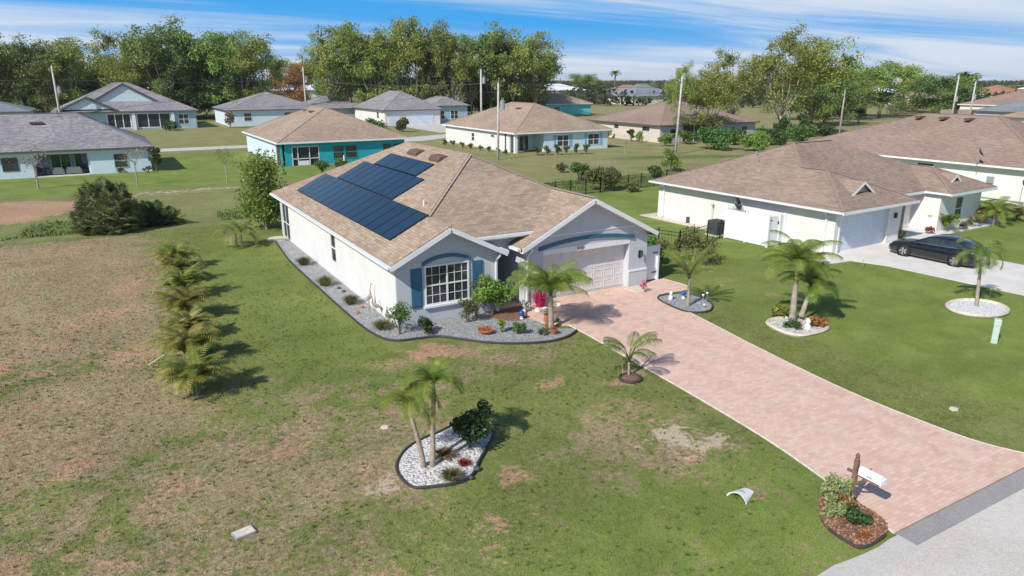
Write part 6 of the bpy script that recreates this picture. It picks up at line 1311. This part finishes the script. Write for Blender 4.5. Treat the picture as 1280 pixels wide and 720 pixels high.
# ------------------------------------------------------------------ fences
def fence(path,h,label,post_gap=1.8,pick=.13,name='metal_fence',mat=MT['black'],pr=.03,pk=.009):
    o=empty(name,(path[0][0],path[0][1],0),label,'fence'); rail=MB(); pic=MB()
    for a,c in zip(path,path[1:]):
        a=Vector((*a,0));c=Vector((*c,0)); L=(c-a).length; n=max(1,round(L/post_gap))
        za=float(gz(a.x,a.y)); zc=float(gz(c.x,c.y))
        for k in (h-.05,h-.25,.12): rail.bar(a+Vector((0,0,za+k)),c+Vector((0,0,zc+k)),.03,.03)
        m=int(L/pick)
        for i in range(m):
            q=a.lerp(c,(i+.5)/m); z=za+(zc-za)*(i+.5)/m; pic.box(q.x-pk,q.x+pk,q.y-pk,q.y+pk,z+.06,z+h+.02)
        for i in range(n+1):
            q=a.lerp(c,i/n); z=za+(zc-za)*i/n; b=MB(); b.box(q.x-pr,q.x+pr,q.y-pr,q.y+pr,z-.1,z+h+.1); b.build('post',mat,o)
    rail.build('rail',mat,o); pic.build('pickets',mat,o)
fence([(25.2,38.5),(27.6,32.6),(28.6,30.05),(33.2,31.3)],1.15,'black metal picket fence between the two front side yards',pick=.2,pk=.006)
fence([(31.5,50.2),(38,50.3),(46.5,51.2),(52,51.5)],1.3,'black metal picket fence along the far end of the green back yard',pick=.2,pk=.008)
fence([(60,186),(66,178)],2.2,'pale wooden privacy fence beside the grey garage house',2.4,.2,'wood_fence',MT['polepale'],.08,.09)
fence([(184,104),(196,98)],2.4,'weathered grey wooden fence behind the brown roof at right',2.4,.25,'wood_fence',MT['pole'],.08,.12)
b=MB(); 
# ------------------------------------------------------------------ poles and wires
def upole(px,by,ty,r0,label,mat,lean=(0,0),trans=False,arm=False):
    g=at(px,by); h=hgt(g,ty); o=empty('utility_pole',(g[0],g[1],0),label,'utility pole'); ORG[o.name]=Vector((0,0,0)); b=MB(); b.tube([(0,0,-.3),(lean[0]*.5,lean[1]*.5,h*.5),(lean[0],lean[1],h)],[r0*1.15,r0,r0*.75],10); b.build('pole',mat,o,smooth=True,world=False)
    b=MB(); b.lathe([(.06,h-.05),(.09,h+.1),(.04,h+.28)],(lean[0],lean[1],0),8); b.box(lean[0]-.5,lean[0]+.1,lean[1]-.05,lean[1]+.05,h-.75,h-.65); b.lathe([(.05,h-.65),(.08,h-.5),(.03,h-.4)],(lean[0]-.45,lean[1],0),8); b.build('insulator',MT['galv'],o,world=False)
    if trans:
        b=MB(); c=(lean[0]*.6+.55,lean[1]*.6-.1,0); z0=h*trans; b.lathe([(.001,z0-.02),(.30,z0),(.30,z0+1.0),(.33,z0+1.03),(.2,z0+1.12),(.001,z0+1.14)],c,16); b.tube([(c[0]-.1,c[1],z0+1.1),(c[0]-.1,c[1],z0+1.42)],.05,6); b.tube([(c[0]+.12,c[1],z0+1.1),(c[0]+.12,c[1],z0+1.42)],.05,6); t=b.build('transformer',MT['galv'],o,smooth=False,world=False)
        b=MB(); b.bar((0,0,z0+.8),(c[0],c[1],z0+.8),.08,.08); b.bar((0,0,z0+.2),(c[0],c[1],z0+.2),.08,.08); b.build('bracket',MT['galv'],t,world=False)
    return Vector((g[0]+lean[0],g[1]+lean[1],h))
q1=upole(79,166,83,.19,'tall utility pole rising behind the pale blue house at left',MT['polepale'],(0,0),.6)
q2=upole(384,152,84,.19,'utility pole behind the teal house roof by the orange tree',MT['polepale'],(0,0),.72)
q3=upole(602,165,87,.2,'utility pole behind the tan roof, left of the transformer pole',MT['polepale'],(0,0),.78)
q4=upole(622.5,200,104,.14,'slim utility pole with large grey transformer before the white side wall',MT['polepale'],(.1,0),.66)
q5=upole(844,193,95,.14,'bare tilted concrete pole on the grass right of the tan house',MT['polepale'],(.35,0))
q6=upole(1048,175,114,.13,'short weathered wooden pole among the pasture trees',MT['pole'],(.1,0))
q7=upole(1189,150,95,.22,'left one of two poles with transformer behind the brown roof',MT['polepale'],(.1,0),.42)
q8=upole(1211,150,103,.21,'right one of two poles with transformer behind the brown roof',MT['polepale'],(.1,0),.55)
def wire(a,c,label,sag=1.,r=.03,dz=0.):
    b=MB(); P=[a.lerp(c,i/24)+Vector((0,0,dz-4*sag*(i/24)*(1-i/24))) for i in range(25)]; b.tube(P,r,5); tag(b.build('power_line',MT['darkgrey']),label,'power line','overhead power lines')
wl_=q1+Vector((-90,-12,0))
wire(wl_,q1,'power line running from the left edge to the tall left pole',1.,.055,-2.2); wire(q1,q2,'upper power line between the tall left pole and the pole at the orange tree',1.,.055,-2.2); wire(q1,q2,'lower power line between the tall left pole and the pole at the orange tree',1.3,.025,-4.0)
wire(q2,q3,'power line crossing before the tall centre trees',1.,.055,-2.5); wire(q3,q3+Vector((110,-20,0)),'power line right of the second pole',1.,.03,-2.5)
wire(q4,q4+Vector((-60,10,-1.5)),'service line from the transformer pole to the left',.8,.012,-1); wire(q4,q4+Vector((32,-4,0)),'service line from the transformer pole to the right',.4,.012,-1)
# ------------------------------------------------------------------ parked car
def car():
    cx,cy=39.72,21.35; o=empty('parked_car',(cx,cy,0),'black sedan parked nose in on the pale driveway of the white house','car',rz=R(2.0)); ORG[o.name]=Vector((0,0,0))
    # stations along y (front +), each: half width, sill z, belt z, crown z
    st=[(2.42,.62,.34,.52,.56),(2.36,.76,.22,.62,.67),(2.15,.86,.18,.70,.77),(1.75,.905,.17,.78,.86),(1.2,.915,.17,.86,.95),(.7,.92,.17,.91,1.0),(0,.925,.17,.93,1.0),(-.8,.925,.17,.95,1.02),(-1.5,.915,.18,.97,1.06),(-1.95,.89,.20,.98,1.08),(-2.25,.83,.26,.96,1.05),(-2.38,.74,.34,.86,.95)]
    b=MB(); R_=[]
    for y,w,zs,zb,zc in st:
        R_.append([(w*.90,y,zs),(w*.985,y,zs+.10),(w,y,(zs+zb)/2),(w*.985,y,zb-.06),(w*.93,y,zb),(w*.62,y,zc-.01),(w*.25,y,zc),(-w*.25,y,zc),(-w*.62,y,zc-.01),(-w*.93,y,zb),(-w*.985,y,zb-.06),(-w,y,(zs+zb)/2),(-w*.985,y,zs+.10),(-w*.90,y,zs)])
    m=len(R_[0]); vs=[p for r in R_ for p in r]; fs=[]
    for i in range(len(R_)-1):
        for j in range(m): 
            fs.append((i*m+j,i*m+(j+1)%m,(i+1)*m+(j+1)%m,(i+1)*m+j))
    fs+= [tuple(range(m-1,-1,-1)),tuple(range((len(R_)-1)*m,len(R_)*m))]; b.add(vs,fs); bd=b.build('body',MT['car'],o,world=False,smooth=True)
    # wheel wells cut as boolean-free dark arches
    gh=[(1.05,.74,.92,.93),(.45,.70,.95,1.25),(.1,.68,.96,1.40),(-.45,.67,.97,1.455),(-1.0,.67,.98,1.42),(-1.5,.66,1.0,1.26),(-1.98,.64,1.03,1.07)]
    def hoop(y,w,zb,zt,ins=0): 
        wt=w*.80; t=(zt-zb); return [(w-ins,y,zb-.02),((w+wt)/2+.03-ins,y,zb+t*.55),(wt-ins,y,zb+t*.88),(wt*.7,y,zt-ins),(0,y,zt+.015-ins),(-wt*.7,y,zt-ins),(-wt+ins,y,zb+t*.88),(-(w+wt)/2-.03+ins,y,zb+t*.55),(-w+ins,y,zb-.02)]
    H_=[hoop(y,w*1.18,zb,zt) for y,w,zb,zt in gh]; m=9; b=MB(); b.add([p for h in H_ for p in h],[(i*m+j,i*m+j+1,(i+1)*m+j+1,(i+1)*m+j) for i in range(len(H_)-1) for j in range(m-1)]); b.build('cabin_glass',MT['glass'],o,world=False,smooth=True)
    b=MB(); rf=[ [hoop(y,w*1.18,zb,zt)[k] for k in (2,3,4,5,6)] for y,w,zb,zt in gh[1:6]]; rf=[[(x,y,z+.012) for x,y,z in r] for r in rf]; b.add([p for r in rf for p in r],[(i*5+j,i*5+j+1,(i+1)*5+j+1,(i+1)*5+j) for i in range(4) for j in range(4)]); b.build('roof_panel',MT['car'],o,world=False,smooth=True)
    b=MB()
    for s in(1,-1):
        def hp(k,i,dx=.008): p=H_[i][k if s>0 else 8-k]; return (p[0]+s*dx,p[1],p[2]+.004)
        b.tube([hp(0,0),hp(2,1),hp(2,2),hp(2,3),hp(2,4),hp(2,5),hp(1,6)],.026,5)
        q0=H_[3][0 if s>0 else 8]; q1_=H_[3][1 if s>0 else 7]; q2_=H_[3][2 if s>0 else 6]; yy=-.42
        b.tube([(q0[0]+s*.01,yy,q0[2]),(q1_[0]+s*.01,yy,q1_[2]),(q2_[0]+s*.01,yy,q2_[2])],.03,5)
        b.tube([(H_[5][0 if s>0 else 8][0]+s*.01,-1.42,1.0),(H_[5][2 if s>0 else 6][0],-1.42,1.24)],.03,5)
    b.build('window_pillar',MT['car'],o,world=False)
    b=MB()
    for s in(1,-1): b.tube([(s*.855,1.0,.935),(s*.862,.2,.965),(s*.855,-.8,.985),(s*.80,-1.75,1.035)],.012,5)
    b.build('chrome_strip',MT['rim'],o,world=False)
    for s in(1,-1):
        for y in(1.40,-1.38):
            b=MB(); b.lathe([(.345,-.03),(.372,-.02),(.372,.03),(.345,.035)],(s*.905 if s>0 else -.925,y,.34),24,'X',caps=False); b.build('wheel_arch',MT['black'],o,world=False)
            w=empty('wheel',(s*.845,y,.335),None,None); w.parent=o; 
            b=MB(); b.lathe([(.22,-.11),(.31,-.115),(.335,-.07),(.335,.07),(.31,.115),(.22,.11)],(0,0,0),26,'X',caps=False); tw=b.build('tyre',MT['tyre'],w,world=False,smooth=True)
            b=MB(); b.lathe([(.225,-.10),(.235,.10),(.21,.105),(.20,.06)],(0,0,0),24,'X',caps=False); b.lathe([(.05,-.02),(.06,.09),(.001,.11)],(0,0,0),12,'X')
            for k in range(5):
                for dd_ in(-.10,.10):
                    a=2*math.pi*k/5+dd_; b.bar((s*.07,.04*math.cos(a),.04*math.sin(a)),(s*.085,.215*math.cos(a+dd_),.215*math.sin(a+dd_)),.035,.03,Vector((1,0,0)))
            b.build('rim',MT['rim'],w,world=False)
            b=MB(); b.lathe([(.001,s*.0),(.215,s*.0)],(s*.02,0,0),16,'X'); b.build('brake_disc',MT['darkgrey'],w,world=False)
    for s in(1,-1):
        b=MB(); b.obox((s*.62,2.27,.63),(.36,.14,.11),s*-.35); b.build('headlight',MT['headlens'],o,world=False,bevel=.03)
        b=MB(); b.obox((s*.62,-2.28,.86),(.36,.12,.13),s*.3); b.build('taillight',MT['redlens'],o,world=False,bevel=.03)
        b=MB(); b.obox((s*1.0,.62,.99),(.20,.12,.12),0); b.build('wing_mirror',MT['car'],o,world=False,bevel=.035)
        for y in(-.12,-1.05): b=MB(); b.obox((s*.93,y,.84),(.02,.18,.03)); b.build('door_handle',MT['car'],o,world=False)
        b=MB(); 
        for y in(.78,-.38,-1.28): b.box(s*.915-.003,s*.915+.003,y-.006,y+.006,.3,.88)
    b=MB(); b.box(-.45,.45,2.40,2.43,.30,.50); b.build('grille',MT['black'],o,world=False); b=MB(); b.box(-.26,.26,-2.42,-2.40,.55,.67); b.build('number_plate',MT['trim'],o,world=False)
    return o
car()
# loose cloth like pale stick by the hedge
p=at(200,458); b=MB(); b.bar((p[0]-.35,p[1],.12),(p[0]+.35,p[1]+.15,.42),.05,.03); tag(b.build('dead_frond_stalk',MT['stonepale'],loc=(p[0],p[1],0)),'pale dry frond stalk leaning on the nearest hedge palm','dry frond')

# ------------------------------------------------------------------ air
def haze():
    b=MB(); b.box(-1500,3000,-800,3600,-1.6,34); m=bpy.data.materials.new('haze_air'); m.use_nodes=True; nt=m.node_tree; nt.nodes.clear(); o=nt.nodes.new('ShaderNodeOutputMaterial'); v=nt.nodes.new('ShaderNodeVolumePrincipled'); v.inputs['Color'].default_value=(.86,.92,1,1); v.inputs['Density'].default_value=HAZE; v.inputs['Anisotropy'].default_value=.2; nt.links.new(v.outputs[0],o.inputs['Volume'])
    tag(b.build('haze',m),'faint blue haze thickening towards the horizon','haze',kind='stuff')
HAZE=.00010
haze()
